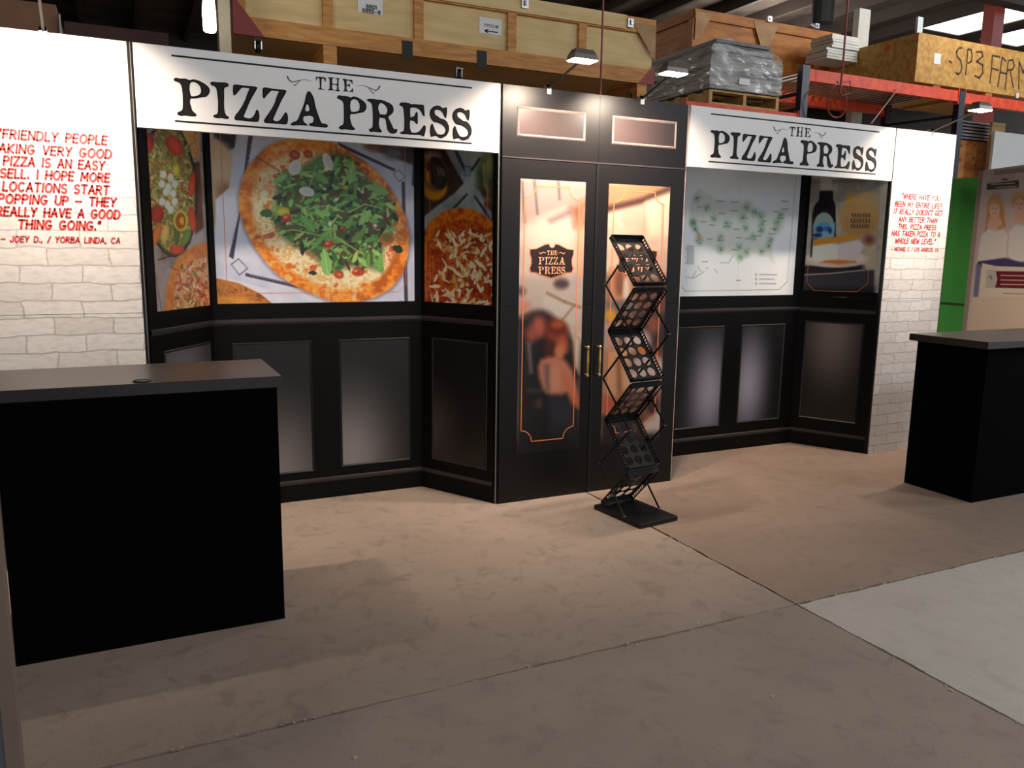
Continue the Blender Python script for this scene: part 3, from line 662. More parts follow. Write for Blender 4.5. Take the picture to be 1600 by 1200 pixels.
cv.a = cv.a * fade + np.array([22, 19, 20]) * (1 - fade)
PP(cv.build('glass_print', ent, .0012, DG, label='printed window with a blurred kitchen scene, right leaf'))
def notch_border(mb, pl, a0, a1, z0, z1, n, w, d, curve=True):
    def cor(cx, cz, t0, t1): return [(cx + n * math.cos(math.radians(t0 + (t1 - t0) * i / 6)), cz + n * math.sin(math.radians(t0 + (t1 - t0) * i / 6))) for i in range(7)]
    if curve: P = cor(a0, z0, 90, 0) + cor(a1, z0, 180, 90) + cor(a1, z1, 270, 180) + cor(a0, z1, 360, 270)
    else: P = [(a0, z0 + n), (a0 + n, z0), (a1 - n, z0), (a1, z0 + n), (a1, z1 - n), (a1 - n, z1), (a0 + n, z1), (a0, z1 - n)]
    P.append(P[0]); brush(mb, P, w, lambda x, z: pl.w(x, z, d))


for a0, a1 in ((2.018, 2.383), (2.628, 3.0)):
    mb = MB(); notch_border(mb, front, a0, a1, .372, 1.895, .072, .006, .0022); PP(mb.build('border_line', ORANGE, ent, 'thin orange notched border'))


def badge(cx, words, label):
    cz = 1.472; mb = MB(); k = .145
    pts = [(-1, .52), (-.72, .55), (-.3, .78), (-.13, .80), (-.12, .68), (0, .60), (.12, .68), (.13, .80), (.3, .78), (.72, .55), (1, .52), (1.0, .3), (.93, .05), (.93, -.2), (1, -.45), (.95, -.62), (.72, -.64), (.6, -.72), (0, -.92), (-.6, -.72), (-.72, -.64), (-.95, -.62), (-1, -.45), (-.93, -.2), (-.93, .05), (-1.0, .3)]
    w = [(cx + x * k * 1.0, cz + z * k * .78) for x, z in pts]
    w2 = [(cx + x * k * 1.04, cz + z * k * .78 * 1.05) for x, z in pts]
    b0 = PP(MB().flat([w2], lambda x, z: front.w(x, z, .0024)).build('badge_rim', ORANGE, ent))
    b = PP(MB().flat([w], lambda x, z: front.w(x, z, .0032)).build('badge', mat('badge_black', (38, 24, 22), .4), ent, label))
    mb = MB(); f = lambda x, z: front.w(x, z, .004)
    serif(mb, 'THE', cx - .034, cx + .034, cz + .028, .026, f, .18)
    for q, (s, zz) in enumerate(words): serif(mb, s, cx - .092, cx + .092, zz, .044, f, .10)
    for sg in (-1, 1): brush(mb, [(cx + sg * .042, cz + .040), (cx + sg * .062, cz + .044), (cx + sg * .078, cz + .034), (cx + sg * .088, cz + .045)], [.002, .004, .005, .003], f)
    PP(mb.build('badge_lettering', mat('peach_ink', (244, 172, 130), .4), ent))


badge(2.205, (('PIZZA', 1.444), ('PRESS', 1.388)), 'dark badge with peach lettering')
badge(2.815, (('PIZZA', 1.444), ('DAILY', 1.388)), 'dark badge behind the rack')
for x in (2.4555, 2.542):
    h = MB(); h.lathe((x, -.035, .755), (0, 0, 1), [(0, .004), (.006, .009), (.014, .009), (.02, .0045), (.03, .006), (.09, .007), (.1, .0085), (.11, .007), (.165, .006), (.175, .0045), (.181, .009), (.19, .009), (.196, .004)], 12)
    for z in (.768, .94): h.tube([(x, -.035, z), (x, 0, z)], .005, 8)
    PP(h.build('door_handle', BRASS, ent, 'slim brass pull handle', smooth=True))
for x, z in ((1.91, .06),): pass

# ---- bays (three angled walls each, printed)
Ly = .53


def bay(xa, lab):
    t = thing('bay_wall', lab, 'display wall', (xa + .925, .3, 0), 'black panelled bay walls')
    inv = Matrix.Translation((-(xa + .925), -.3, 0)); Y = Ly
    A = Plane((xa + .001, .031), (xa + .34, Y)); Bp = Plane((xa + .34, Y), (xa + 1.57, Y)); Cp = Plane((xa + 1.57, Y), (xa + 1.849, .031 if xa < 1 else .031))
    out = []
    for nm, pl in (('side_wall', A), ('back_wall', Bp), ('side_wall', Cp)):
        z = MB().slab(pl, 0, pl.L, 0, SM - .001, -.025, 0).slab(pl, 0, pl.L, SM + .001, H - .02, -.025, 0)
        o = z.build(nm, BLACK, t); o.matrix_parent_inverse = inv
        for zc, hh, dd in ((1.098, .032, .009), (.118, .030, .009)):
            r = MB(); r.add([pl.w(a, zz, q) for a in (0, pl.L) for zz, q in ((zc - hh / 2, .0006), (zc - hh * .1, dd), (zc + hh * .3, dd), (zc + hh / 2, .0006))], [(i, i + 1, 5 + i, 4 + i) for i in range(3)])
            link('wall_rail', r.mesh('wall_rail'), mat('rail_grey_print', (50, 47, 48), .4, var=.1), o)
        out.append((o, pl))
    return t, out


bl, L3 = bay(0, 'black panelled bay left of the doors with pizza and salad pictures')
brr, R3 = bay(X3, 'black panelled bay right of the doors with a map and a beer picture')


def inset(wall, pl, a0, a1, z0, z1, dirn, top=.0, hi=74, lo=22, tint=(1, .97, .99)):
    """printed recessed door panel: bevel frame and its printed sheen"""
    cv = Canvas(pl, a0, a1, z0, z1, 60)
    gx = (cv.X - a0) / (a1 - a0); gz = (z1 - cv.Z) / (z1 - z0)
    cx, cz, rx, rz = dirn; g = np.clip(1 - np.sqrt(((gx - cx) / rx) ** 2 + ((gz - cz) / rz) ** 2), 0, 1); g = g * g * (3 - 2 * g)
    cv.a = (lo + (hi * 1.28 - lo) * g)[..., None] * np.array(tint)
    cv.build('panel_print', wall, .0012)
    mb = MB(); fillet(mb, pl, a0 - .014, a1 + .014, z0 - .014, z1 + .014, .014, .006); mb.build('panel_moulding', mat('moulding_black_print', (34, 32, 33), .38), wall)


(wA, pA), (wB, pB), (wC, pC) = L3
BX = .34
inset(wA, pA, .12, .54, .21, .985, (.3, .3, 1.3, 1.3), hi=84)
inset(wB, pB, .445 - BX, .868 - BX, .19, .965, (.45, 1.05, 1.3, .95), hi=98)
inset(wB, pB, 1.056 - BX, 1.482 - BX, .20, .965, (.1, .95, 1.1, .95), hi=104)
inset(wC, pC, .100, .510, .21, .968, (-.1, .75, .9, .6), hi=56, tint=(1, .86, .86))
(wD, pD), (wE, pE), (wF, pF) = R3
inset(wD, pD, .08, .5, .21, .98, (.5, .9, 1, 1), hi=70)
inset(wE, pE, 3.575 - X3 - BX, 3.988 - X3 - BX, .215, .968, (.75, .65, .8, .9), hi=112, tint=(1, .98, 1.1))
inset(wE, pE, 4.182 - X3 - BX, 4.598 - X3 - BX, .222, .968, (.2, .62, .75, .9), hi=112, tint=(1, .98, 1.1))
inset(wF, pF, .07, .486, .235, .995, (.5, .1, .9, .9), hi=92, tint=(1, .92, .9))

# ---- pictures
PT = 2.2


def scatter_in(poly, n, rnd):
    xs = [p[0] for p in poly]; ys = [p[1] for p in poly]; out = []
    while len(out) < n:
        x, y = rnd.uniform(min(xs), max(xs)), rnd.uniform(min(ys), max(ys)); c = False
        for i in range(len(poly)):
            (x1, y1), (x2, y2) = poly[i], poly[(i + 1) % len(poly)]
            if (y1 > y) != (y2 > y) and x < (x2 - x1) * (y - y1) / (y2 - y1) + x1: c = not c
        if c: out.append((x, y))
    return out


# centre: rocket pizza on papered board
cv = Canvas(pB, .366 - BX, 1.526 - BX, 1.204, PT, 285, (186, 192, 214)); rnd = random.Random(3)
cv.a = cv.tex([(168, 176, 200), (196, 202, 220), (212, 214, 226)], 70, 9)
cv.crop(340, 200, 10)
wood = cv.tex([(150, 96, 50), (186, 124, 66), (120, 70, 36)], 9, 12)
cv.poly([(-60, -400), (420, -400), (380, 100), (300, 300), (150, 350), (0, 190), (-60, 160)], (34, 28, 34), 4)
cv.crop(225, 195, 4.0)
cv.poly([(400, 60), (520, 130), (560, 260), (545, 400), (500, 560), (440, 660), (400, 660)], (206, 176, 142), 14); cv.poly([(470, 330), (545, 380), (500, 560), (440, 620), (430, 560)], (150, 112, 70), 14)
cv.ell(465, 250, 60, 120, (216, 190, 158), 0, 20)
cv.crop(360, 200, 4.286)
cv.poly([(-100, 480), (-10, 400), (40, 40), (70, -60), (1250, -60), (1250, 1250), (300, 1250), (250, 1080), (0, 1010), (-100, 980)], (190, 198, 218), 3, tex=cv.tex([(176, 184, 208), (198, 204, 222), (214, 216, 228)], 60, 21))
cv.poly([(850, 60), (1250, 60), (1250, 250), (1200, 240), (1000, 160)], (60, 48, 54), 6); cv.ell(1090, 170, 60, 40, (110, 110, 120), 0, 12); cv.ell(960, 130, 70, 26, (120, 90, 70), 10, 10)
cv.poly([(1225, 200), (1260, 200), (1260, 420), (1215, 380)], (30, 30, 34), 4)
cv.poly([(-120, 1000), (60, 1040), (200, 1110), (310, 1200), (-120, 1230)], (0, 0, 0), 2, tex=wood); cv.poly([(-120, 1120), (120, 1140), (310, 1200), (-120, 1230)], (214, 150, 70), 6, .7)
band = (62, 56, 78)
cv.poly([(130, -40), (165, -40), (20, 880), (-10, 860), (60, 560)], band, 1.5); cv.poly([(100, 970), (450, 1050), (450, 1072), (100, 992)], band, 1.5)
cv.poly([(1145, 360), (1168, 360), (1190, 1200), (1165, 1200)], band, 1.5); cv.poly([(720, 95), (1105, 275), (1095, 292), (720, 120)], band, 1.5)
for cx, cy, r in ((60, 930, 58), (1130, 320, 42), (1145, 1170, 20)):
    cv.poly([(cx - r, cy - r * .3), (cx - r * .1, cy - r), (cx + r, cy + r * .2), (cx, cy + r)], band, 1.5); cv.poly([(cx - r * .88, cy - r * .27), (cx - r * .1, cy - r * .87), (cx + r * .88, cy + r * .17), (cx, cy + r * .87)], (196, 200, 218), 1.5)
for i in range(22):
    t = i / 22; cv.line([(150 - 150 * t + 4, 40 + 760 * t), (150 - 150 * t + 1, 40 + 760 * t + 16)], 9, (178, 176, 196), 1., .6)
for i in range(14): cv.line([(130 + i * 22, 982 + i * 5), (144 + i * 22, 985 + i * 5)], 8, (178, 176, 196), 1., .6)
pz = [(180, 185), (250, 120), (330, 85), (430, 68), (560, 75), (700, 100), (800, 160), (900, 220), (990, 300), (1070, 400), (1130, 500), (1175, 600), (1200, 720), (1190, 850), (1150, 980), (1080, 1070), (980, 1130), (880, 1160), (760, 1172), (640, 1150), (500, 1090), (400, 1040), (300, 970), (220, 880), (150, 780), (90, 660), (60, 560), (52, 450), (80, 330), (120, 250)]
crust = cv.tex([(176, 92, 36), (222, 132, 52), (240, 166, 84), (214, 112, 44), (236, 178, 108)], 22, 31)
cv.poly([(x + (8 if x > 600 else -6), y + 10) for x, y in pz], (96, 84, 110), 8, .7); cv.poly(pz, (0, 0, 0), 1.5, tex=crust)
ctr = (610, 620); inner = [(ctr[0] + (x - ctr[0]) * .84, ctr[1] + (y - ctr[1]) * .84) for x, y in pz]
cheese = cv.tex([(206, 120, 56), (226, 206, 158), (240, 230, 196), (220, 176, 110), (236, 226, 190), (200, 96, 52)], 16, 33)
cv.poly(inner, (0, 0, 0), 9, tex=cheese)
for x, y in scatter_in(pz, 90, rnd): cv.ell(x, y, rnd.uniform(8, 26), rnd.uniform(8, 18), rnd.choice([(242, 234, 206), (232, 158, 84), (206, 100, 44), (238, 220, 176)]), rnd.uniform(0, 180), 4, .55)
for x, y, r in ((430, 180, 44), (520, 175, 36), (380, 600, 50), (655, 780, 46), (1050, 740, 50), (590, 440, 46), (895, 290, 40), (860, 960, 44), (725, 980, 40), (420, 230, 30), (745, 670, 34), (180, 730, 16), (1050, 600, 30)):
    r *= .82; cv.ell(x, y, r, r * .8, (130, 46, 28), 20, 4); cv.ell(x - 4, y - 5, r * .72, r * .55, (196, 92, 54), 20, 7); cv.ell(x + r * .2, y + r * .1, r * .3, r * .22, (226, 150, 110), 20, 5, .8)
cv.line([(175, 195), (330, 290)], 7, (96, 60, 30), 3, .8); cv.line([(150, 745), (330, 690)], 7, (130, 70, 34), 3, .8); cv.line([(705, 110), (720, 180)], 6, (96, 60, 30), 3); cv.line([(1030, 495), (1110, 480)], 6, (120, 70, 34), 3); cv.line([(665, 1070), (675, 1170)], 6, (190, 110, 50), 3, .7)
gz = [(330, 330), (420, 270), (520, 250), (580, 190), (700, 160), (800, 180), (870, 300), (960, 370), (1080, 470), (1110, 600), (1060, 700), (1020, 800), (1010, 960), (900, 930), (800, 930), (680, 960), (600, 900), (520, 830), (420, 780), (330, 710), (280, 600), (300, 480)]
cv.poly(gz, (44, 58, 26), 14, .8)
greens = [(74, 124, 60), (106, 162, 84), (132, 180, 104), (58, 98, 50), (138, 182, 108), (30, 48, 30), (104, 146, 72), (80, 134, 70), (156, 186, 106), (44, 60, 36), (92, 60, 44)]
for x, y in scatter_in(gz, 430, rnd):
    cv.leaf(x, y, rnd.uniform(40, 105), rnd.uniform(16, 42), rnd.uniform(0, 6.3), rnd.choice(greens))
    if rnd.random() < .10: cv.ell(x, y, 12, 9, rnd.choice([(60, 30, 24), (110, 52, 36), (30, 36, 22)]), 0, 4, .9)
    if rnd.random() < .04: cv.ell(x, y, 15, 11, (238, 232, 206), rnd.uniform(0, 90), 3, .9)
for x, y, L, w, r, c in ((600, 330, 150, 60, .6, 1), (330, 340, 110, 60, -.5, 4), (810, 300, 160, 80, 1.7, 2), (980, 410, 170, 70, .3, 2), (640, 900, 190, 90, 1.4, 2), (520, 640, 150, 70, .9, 1), (1000, 900, 130, 44, 1.7, 1), (900, 600, 130, 70, -.9, 2), (590, 760, 160, 40, -.8, 1), (240, 570, 90, 70, 0, 3), (1120, 810, 80, 60, .4, 5), (550, 970, 60, 34, .1, 5), (860, 720, 140, 60, 2.4, 6), (700, 240, 120, 50, 2, 1)):
    cv.leaf(x, y, L, w, r, greens[c])
for p in ([(290, 705), (420, 680), (600, 720), (690, 690)], [(700, 740), (800, 790), (900, 850)], [(480, 570), (560, 530), (660, 520), (760, 560)], [(800, 560), (900, 510), (1020, 540)], [(970, 790), (1060, 650)], [(560, 300), (520, 420), (470, 500)]): cv.line(p, 8, (150, 190, 104), 2)
for x, y, rx, ry, r in ((430, 265, 40, 52, 20), (650, 225, 30, 62, -20), (510, 425, 52, 30, 10)): cv.ell(x, y, rx, ry, (228, 230, 226), r, 2); cv.ell(x + 8, y + 6, rx * .7, ry * .7, (206, 212, 214), r, 6)
for x, y, r in ((350, 560, 48), (770, 400, 20)): cv.ell(x, y, r, r * .62, (170, 160, 40), -10, 2); cv.ell(x, y, r * .7, r * .4, (196, 190, 92), -10, 4)
for x, y, r in ((655, 780, 42), (375, 605, 44), (845, 965, 38), (752, 672, 24)): r *= .85; cv.ell(x, y, r, r * .7, (172, 62, 38), -15, 4); cv.ell(x - 6, y - 8, r * .35, r * .2, (234, 160, 130), -15, 3)
cv.ell(1048, 745, 46, 42, (206, 104, 54), 0, 2); cv.ell(1048, 738, 26, 24, (118, 130, 60), 0, 3)
GPIC = 1.12
cv.build('picture_print', wB, .0014, GPIC, 1.08, label='large printed photo of a leafy rocket pizza')
mb = MB(); notch_border(mb, pB, .421 - BX, 1.47 - BX, 1.262, 2.36, .05, .0028, .0026, False); mb.build('border_line', ORANGE, wB)

# left return: salad bowl and pizza
cv = Canvas(pA, .07, .572, 1.199, PT, 285, (150, 140, 140)); cv.crop(225, 195, 4.0); rnd = random.Random(8)
cv.a = cv.tex([(150, 138, 140), (178, 166, 160), (120, 108, 108)], 40, 4)
cv.poly([(200, -60), (345, -60), (345, 210), (300, 200), (230, 110)], (0, 0, 0), 3, tex=cv.tex([(206, 130, 60), (234, 190, 120), (190, 100, 50)], 12, 6))
cv.poly([(300, 240), (345, 230), (370, 640), (320, 690)], (110, 66, 40), 4); cv.line([(290, 245), (345, 250)], 12, (60, 50, 50), 2)
cv.poly([(300, 700), (372, 650), (372, 720), (300, 760)], (176, 170, 170), 4)
cv.ell(160, 400, 172, 430, (34, 34, 34), -4, 3); cv.ell(160, 400, 158, 410, (126, 132, 70), -4, 6, tex=cv.tex([(150, 150, 84), (196, 184, 120), (110, 128, 60), (176, 110, 70), (206, 196, 140)], 7, 44))
veg = [(196, 76, 52), (206, 116, 60), (136, 156, 70), (196, 180, 84), (104, 134, 62), (166, 60, 50), (214, 174, 96), (160, 156, 84), (84, 104, 56), (222, 210, 172)]
bowl = [(160 + 150 * math.cos(t) - 10 * math.sin(t), 400 + 395 * math.sin(t)) for t in [i * .35 for i in range(18)]]
for x, y in scatter_in(bowl, 260, rnd): cv.leaf(x, y, rnd.uniform(16, 46), rnd.uniform(7, 17), rnd.uniform(0, 6.3), rnd.choice(veg), .85)
for x, y, rx, ry, r, c in ((190, 130, 50, 70, -30, 0), (30, 110, 30, 60, 0, 5), (300, 370, 20, 84, 5, 0), (300, 590, 22, 80, -5, 0), (80, 560, 44, 56, 0, 5), (75, 690, 26, 80, 20, 1), (205, 780, 46, 30, 0, 0), (200, 280, 24, 36, 0, 3), (205, 690, 18, 60, 0, 8), (265, 700, 24, 50, 20, 4), (130, 680, 26, 60, 10, 6)):
    cv.ell(x, y, rx, ry, veg[c], r, 3); cv.ell(x, y, rx * .5, ry * .75, [min(255, k * 1.25) for k in veg[c]], r, 5, .6)
for x, y in ((120, 310), (165, 330), (110, 370), (150, 390), (190, 370), (135, 420), (180, 430), (110, 480), (145, 500), (190, 480), (165, 530)): cv.ell(x, y, 20, 26, (222, 222, 206), 0, 3)
cv.ell(228, 600, 44, 66, (206, 196, 84), 0, 2); cv.ell(228, 600, 32, 52, (170, 90, 40), 0, 3); cv.ell(235, 600, 14, 24, (230, 180, 60), 0, 3)
cv.poly([(345, 740), (290, 770), (220, 820), (170, 900), (135, 1020), (125, 1180), (410, 1180), (400, 740)], (0, 0, 0), 3, tex=cv.tex([(206, 118, 48), (230, 150, 74), (214, 130, 60)], 20, 14))
cv.poly([(345, 830), (290, 860), (230, 910), (190, 1000), (180, 1180), (410, 1180), (400, 820)], (0, 0, 0), 6, tex=cv.tex([(216, 140, 74), (228, 190, 140), (190, 100, 62), (236, 206, 160)], 9, 15))
for k in range(60): cv.leaf(rnd.uniform(190, 390), rnd.uniform(860, 1150), rnd.uniform(24, 56), rnd.uniform(10, 20), rnd.uniform(0, 6.3), rnd.choice([(120, 120, 50), (90, 100, 44), (196, 70, 50), (178, 56, 44), (230, 200, 150), (226, 190, 130)]), .9)
cv.line([(85, 845), (180, 815)], 8, (60, 44, 40), 2); cv.line([(70, 930), (110, 1170)], 6, (80, 70, 70), 2)
cv.poly([(50, 760), (95, 860), (180, 840), (150, 930), (115, 1200), (50, 1200)], (176, 160, 156), 6, .5)
cv.build('picture_print', wA, .0014, GPIC * .85, 1.0, label='printed photo of a salad bowl and pizza slice')
mb = MB(); brush(mb, [(.26, 1.255), (.46, 1.255)], .0026, lambda x, z: pA.w(x, z, .0026)); mb.build('border_line', ORANGE, wA)

# right return: barbecue pizza, drink and papers
cv = Canvas(pC, .031, .552, 1.203, PT, 285, (44, 30, 26)); cv.crop(650, 220, 8.569); rnd = random.Random(5)
cv.a = cv.tex([(40, 26, 22), (62, 42, 32), (36, 26, 24)], 40, 4)
cv.ell(250, 620, 170, 180, (196, 136, 50), 0, 6); cv.ell(255, 440, 175, 250, (120, 88, 60), -10, 6); cv.ell(210, 210, 120, 60, (170, 150, 130), 0, 12)
cv.ell(290, 430, 128, 225, (38, 26, 24), -14, 4); cv.poly([(130, 380), (190, 430), (190, 580), (140, 530)], (226, 150, 44), 6)
for k in range(4): cv.line([(200 + k * 26, 270 + k * 20), (290 + k * 20, 600 - k * 20)], 6, (120, 104, 100), 2, .8)
for k in range(3): cv.line([(290 + k * 34, 350 + k * 10), (320 + k * 34, 460 + k * 8)], 16, (170, 176, 180), 3, .8)
pap = cv.tex([(128, 142, 150), (152, 164, 170), (172, 178, 176)], 30, 7)
cv.poly([(380, 100), (1010, 150), (1010, 500), (860, 620), (780, 620), (640, 560), (540, 400)], (0, 0, 0), 4, tex=pap)
cv.poly([(110, 1010), (300, 860), (520, 700), (700, 500), (830, 620), (1010, 960), (1010, 1210), (110, 1210)], (0, 0, 0), 4, tex=pap)
cv.poly([(510, 130), (550, 130), (650, 340), (640, 400)], (30, 34, 44), 3); cv.poly([(840, 230), (870, 240), (750, 420), (740, 380)], (30, 34, 44), 3)
cv.poly([(650, 330), (740, 340), (735, 480), (645, 465)], (60, 84, 96), 2); cv.poly([(658, 345), (730, 352), (726, 468), (655, 455)], (136, 158, 170), 2)
cv.poly([(680, 700), (700, 720), (530, 900), (480, 910)], (34, 40, 52), 3); cv.poly([(770, 740), (800, 740), (960, 960), (1010, 1080), (950, 1010)], (34, 40, 60), 3)
cv.poly([(880, 230), (960, 220), (1015, 300), (1015, 640), (960, 700), (820, 620), (800, 400)], (60, 78, 50), 14); cv.ell(960, 320, 60, 110, (120, 140, 70), 0, 20); cv.ell(960, 800, 40, 70, (150, 110, 110), 0, 10); cv.ell(960, 860, 36, 40, (90, 40, 30), 0, 10); cv.line([(900, 300), (930, 600), (980, 700)], 22, (140, 140, 120), 6)
cv.crop(400, 300, 4.0)
p2 = [(1055, 240), (1100, 170), (1180, 115), (1270, 98), (1360, 108), (1430, 150), (1500, 200), (1500, 760), (1040, 760)]
cv.poly(p2, (0, 0, 0), 3, tex=cv.tex([(150, 66, 24), (200, 100, 34), (226, 136, 56), (170, 70, 26)], 16, 9))
cv.poly([(1070, 330), (1120, 230), (1250, 170), (1380, 190), (1490, 260), (1500, 760), (1060, 760)], (0, 0, 0), 6, tex=cv.tex([(126, 36, 20), (170, 62, 30), (204, 108, 46), (110, 34, 24)], 9, 10))
for k in range(240):
    x, y = rnd.gauss(1320, 110), rnd.uniform(240, 730)
    if x < 1090 + max(0, 500 - y) * .15: continue
    cv.leaf(x, y, rnd.uniform(30, 80), rnd.uniform(12, 30), rnd.gauss(1.6, .9), rnd.choice([(242, 234, 196), (230, 218, 166), (248, 242, 216), (200, 160, 96), (226, 212, 160), (150, 60, 40)]), .95)
cv.build('picture_print', wC, .0014, GPIC * .78, 1.1, label='printed photo of a shredded-topping barbecue pizza')
mb = MB(); brush(mb, [(.075, 2.2), (.075, 1.262), (.10, 1.238), (.49, 1.238), (.515, 1.262), (.515, 2.2)], .0024, lambda x, z: pC.w(x, z, .0026)); mb.build('border_line', ORANGE, wC)

# map
mx0, mx1 = 3.545 - X3 - BX, 4.667 - X3 - BX
cv = Canvas(pE, mx0, mx1, 1.208, PT, 260, (234, 240, 244)); cv.crop(1060, 260, 5.715); rnd = random.Random(15)
cv.a = cv.tex([(228, 236, 242), (238, 242, 244)], 120, 3)
land = [(120, 260), (180, 200), (350, 300), (560, 300), (650, 300), (700, 380), (780, 430), (860, 460), (960, 400), (930, 560), (860, 640), (830, 700), (850, 860), (800, 800), (740, 780), (640, 780), (540, 860), (480, 780), (380, 780), (280, 720), (190, 690), (110, 560), (100, 460)]
cv.poly(land, (208, 214, 204), 10, .8)
for i in range(26):
    x, y = scatter_in(land, 1, rnd)[0]; cv.line([(x, y), (x + rnd.choice((0, rnd.uniform(40, 120))), y + rnd.uniform(40, 110))], 3, (188, 196, 190), 1, .6)
for x, y, r in ((130, 505, 34), (165, 290, 24), (180, 660, 34), (255, 370, 24), (315, 465, 24), (435, 520, 30), (375, 640, 28), (375, 735, 30), (610, 365, 34), (680, 415, 28), (740, 440, 30), (570, 460, 30), (600, 545, 26), (740, 510, 26), (740, 570, 24), (665, 630, 28), (880, 500, 34), (910, 440, 26), (540, 720, 26), (605, 770, 30), (550, 810, 26), (820, 660, 26), (800, 710, 22), (740, 765, 22), (870, 560, 20), (150, 560, 22)):
    cv.ell(x, y, r, r * 1.15, (120, 160, 126), 0, 12, .55)
    for k in range(5): cv.ell(x + rnd.gauss(0, r * .4), y + rnd.gauss(0, r * .4), 5, 5, (70, 120, 84), 0, 3, .7)
cv.ell(128, 500, 20, 22, (50, 130, 70), 0, 8, .8); cv.line([(140, 540), (195, 630)], 16, (120, 110, 110), 3, .6); cv.ell(185, 640, 20, 14, (214, 160, 90), 20, 4)
for x, y, w in ((180, 275, 40), (185, 362, 40), (370, 310, 70), (500, 318, 70), (385, 420, 60), (500, 396, 60), (220, 495, 56), (300, 522, 50), (600, 462, 50), (430, 538, 70), (520, 560, 60), (730, 578, 50), (280, 650, 50), (540, 636, 56), (620, 645, 60), (380, 663, 60), (500, 742, 60), (235, 853, 50), (840, 555, 50), (910, 465, 60), (870, 405, 50), (950, 380, 60), (950, 310, 60), (830, 600, 60), (535, 1018, 40), (770, 490, 40), (720, 620, 40)):
    cv.line([(x - w / 2, y), (x + w / 2, y + rnd.uniform(-3, 5))], 8, (120, 124, 120), 2, .8)
for i in range(15): cv.line([(70 + rnd.uniform(-18, 6), 708 + i * 11.5), (138, 710 + i * 11.5)], 5, (120, 124, 126), 2, .85)
for p in ([(490, 790), (450, 860), (370, 862)], [(60, 990), (140, 995), (230, 940)], [(170, 890), (200, 940)], [(320, 915), (350, 955)], [(240, 910), (270, 905)], [(160, 930), (120, 1000)]): cv.line(p, 6, (130, 140, 144), 2, .7)
for i, w in enumerate((160, 140, 150)): cv.line([(720, 966 + i * 40), (720 + w, 968 + i * 40)], 9, (140, 146, 146), 2, .8); cv.ell(692, 966 + i * 40, 10, 12, (176, 184, 182), 0, 2)
cv.line([(30, 1070), (60, 1115), (900, 1100), (970, 1030)], 5, (120, 120, 110), 1, .8); cv.line([(1050, 100), (970, 1030)], 5, (170, 166, 150), 1, .7)
cv.line([(560, 40), (525, 1140)], 3, (190, 198, 200), 1, .7)
cv.build('map_print', wE, .0014, .98, label='pale printed location map')

# beer picture
cv = Canvas(pF, .022, .575, 1.245, PT, 285, (170, 164, 152)); cv.crop(1240, 265, 5.856)
cv.a = cv.tex([(150, 146, 136), (186, 182, 170), (166, 160, 148)], 50, 3)
for x in (180, 420, 620, 780): cv.line([(x, 0), (x - 20, 900)], 10, (136, 130, 120), 6, .5)
cv.line([(150, 110), (650, 100)], 24, (110, 104, 100), 8, .7); cv.poly([(600, 320), (760, 90), (800, 120), (760, 320)], (120, 116, 108), 16, .7)
cv.poly([(60, 960), (400, 930), (740, 920), (735, 1180), (50, 1180)], (58, 56, 66), 5); cv.poly([(70, 880), (660, 870), (660, 920), (75, 960)], (40, 34, 36), 5)
cv.line([(75, 965), (350, 950), (660, 918)], 8, (190, 180, 170), 2); cv.poly([(50, 1090), (735, 1090), (735, 1250), (50, 1250)], (22, 20, 22), 20)
cv.ell(600, 440, 185, 185, (188, 150, 96), 0, 6); cv.poly([(470, 300), (490, 200), (770, 210), (790, 330)], (190, 160, 110), 10, .8); cv.ell(600, 520, 160, 100, (170, 130, 84), 0, 20, .8); cv.ell(520, 270, 40, 24, (206, 160, 60), 0, 8)
for y, x0, x1, h in ((415, 540, 700, 26), (465, 530, 700, 34), (515, 530, 690, 30)):
    for i in range(7): cv.line([(x0 + (x1 - x0) * i / 6.4, y - h / 2), (x0 + (x1 - x0) * i / 6.4 + 4, y + h / 2)], 12, (60, 46, 50), 2, .9)
    cv.line([(x0, y + h / 2 + 4), (x1, y + h / 2 + 4)], 4, (90, 70, 60), 1)
cv.poly([(245, 60), (350, 60), (352, 190), (245, 190)], (196, 190, 180), 4); cv.line([(245, 186), (355, 186)], 10, (180, 150, 90), 2)
cv.poly([(238, 195), (360, 195), (362, 270), (385, 330), (388, 640), (165, 640), (170, 420), (190, 330), (232, 280)], (26, 20, 26), 2)
cv.ell(278, 530, 98, 140, (150, 170, 160), 0, 3); cv.poly([(180, 500), (378, 490), (372, 620), (176, 630)], (130, 176, 200), 4)
for x, y, rx, ry, c in ((240, 545, 34, 30, (40, 60, 120)), (310, 540, 34, 26, (60, 110, 170)), (280, 500, 50, 18, (90, 160, 200)), (220, 600, 40, 18, (34, 50, 96)), (335, 560, 16, 26, (40, 60, 110))): cv.ell(x, y, rx, ry, c, 0, 5)
cv.poly([(630, 600), (740, 590), (760, 900), (640, 900)], (190, 176, 150), 12); cv.ell(690, 640, 50, 46, (120, 70, 60), 0, 14)
cv.ell(385, 820, 310, 78, (206, 190, 180), 0, 3); cv.ell(385, 812, 270, 58, (226, 214, 206), 0, 8)
cv.poly([(240, 850), (300, 820), (560, 830), (580, 850), (420, 870)], (214, 126, 56), 6)
cv.poly([(165, 780), (175, 700), (300, 660), (430, 690), (400, 820), (250, 835), (180, 810)], (222, 226, 216), 5); cv.poly([(420, 680), (600, 640), (640, 700), (600, 800), (540, 835), (400, 810)], (216, 206, 206), 5)
cv.poly([(175, 640), (540, 596), (580, 610), (570, 640), (340, 675), (190, 695)], (206, 140, 54), 4); cv.line([(170, 640), (160, 800)], 14, (30, 24, 24), 3)
cv.build('picture_print', wF, .0014, 1.15, 1.05, label='printed photo of a beer bottle, growler and plated sandwich')
mb = MB(); f = lambda x, z: pF.w(x, z, .0026)
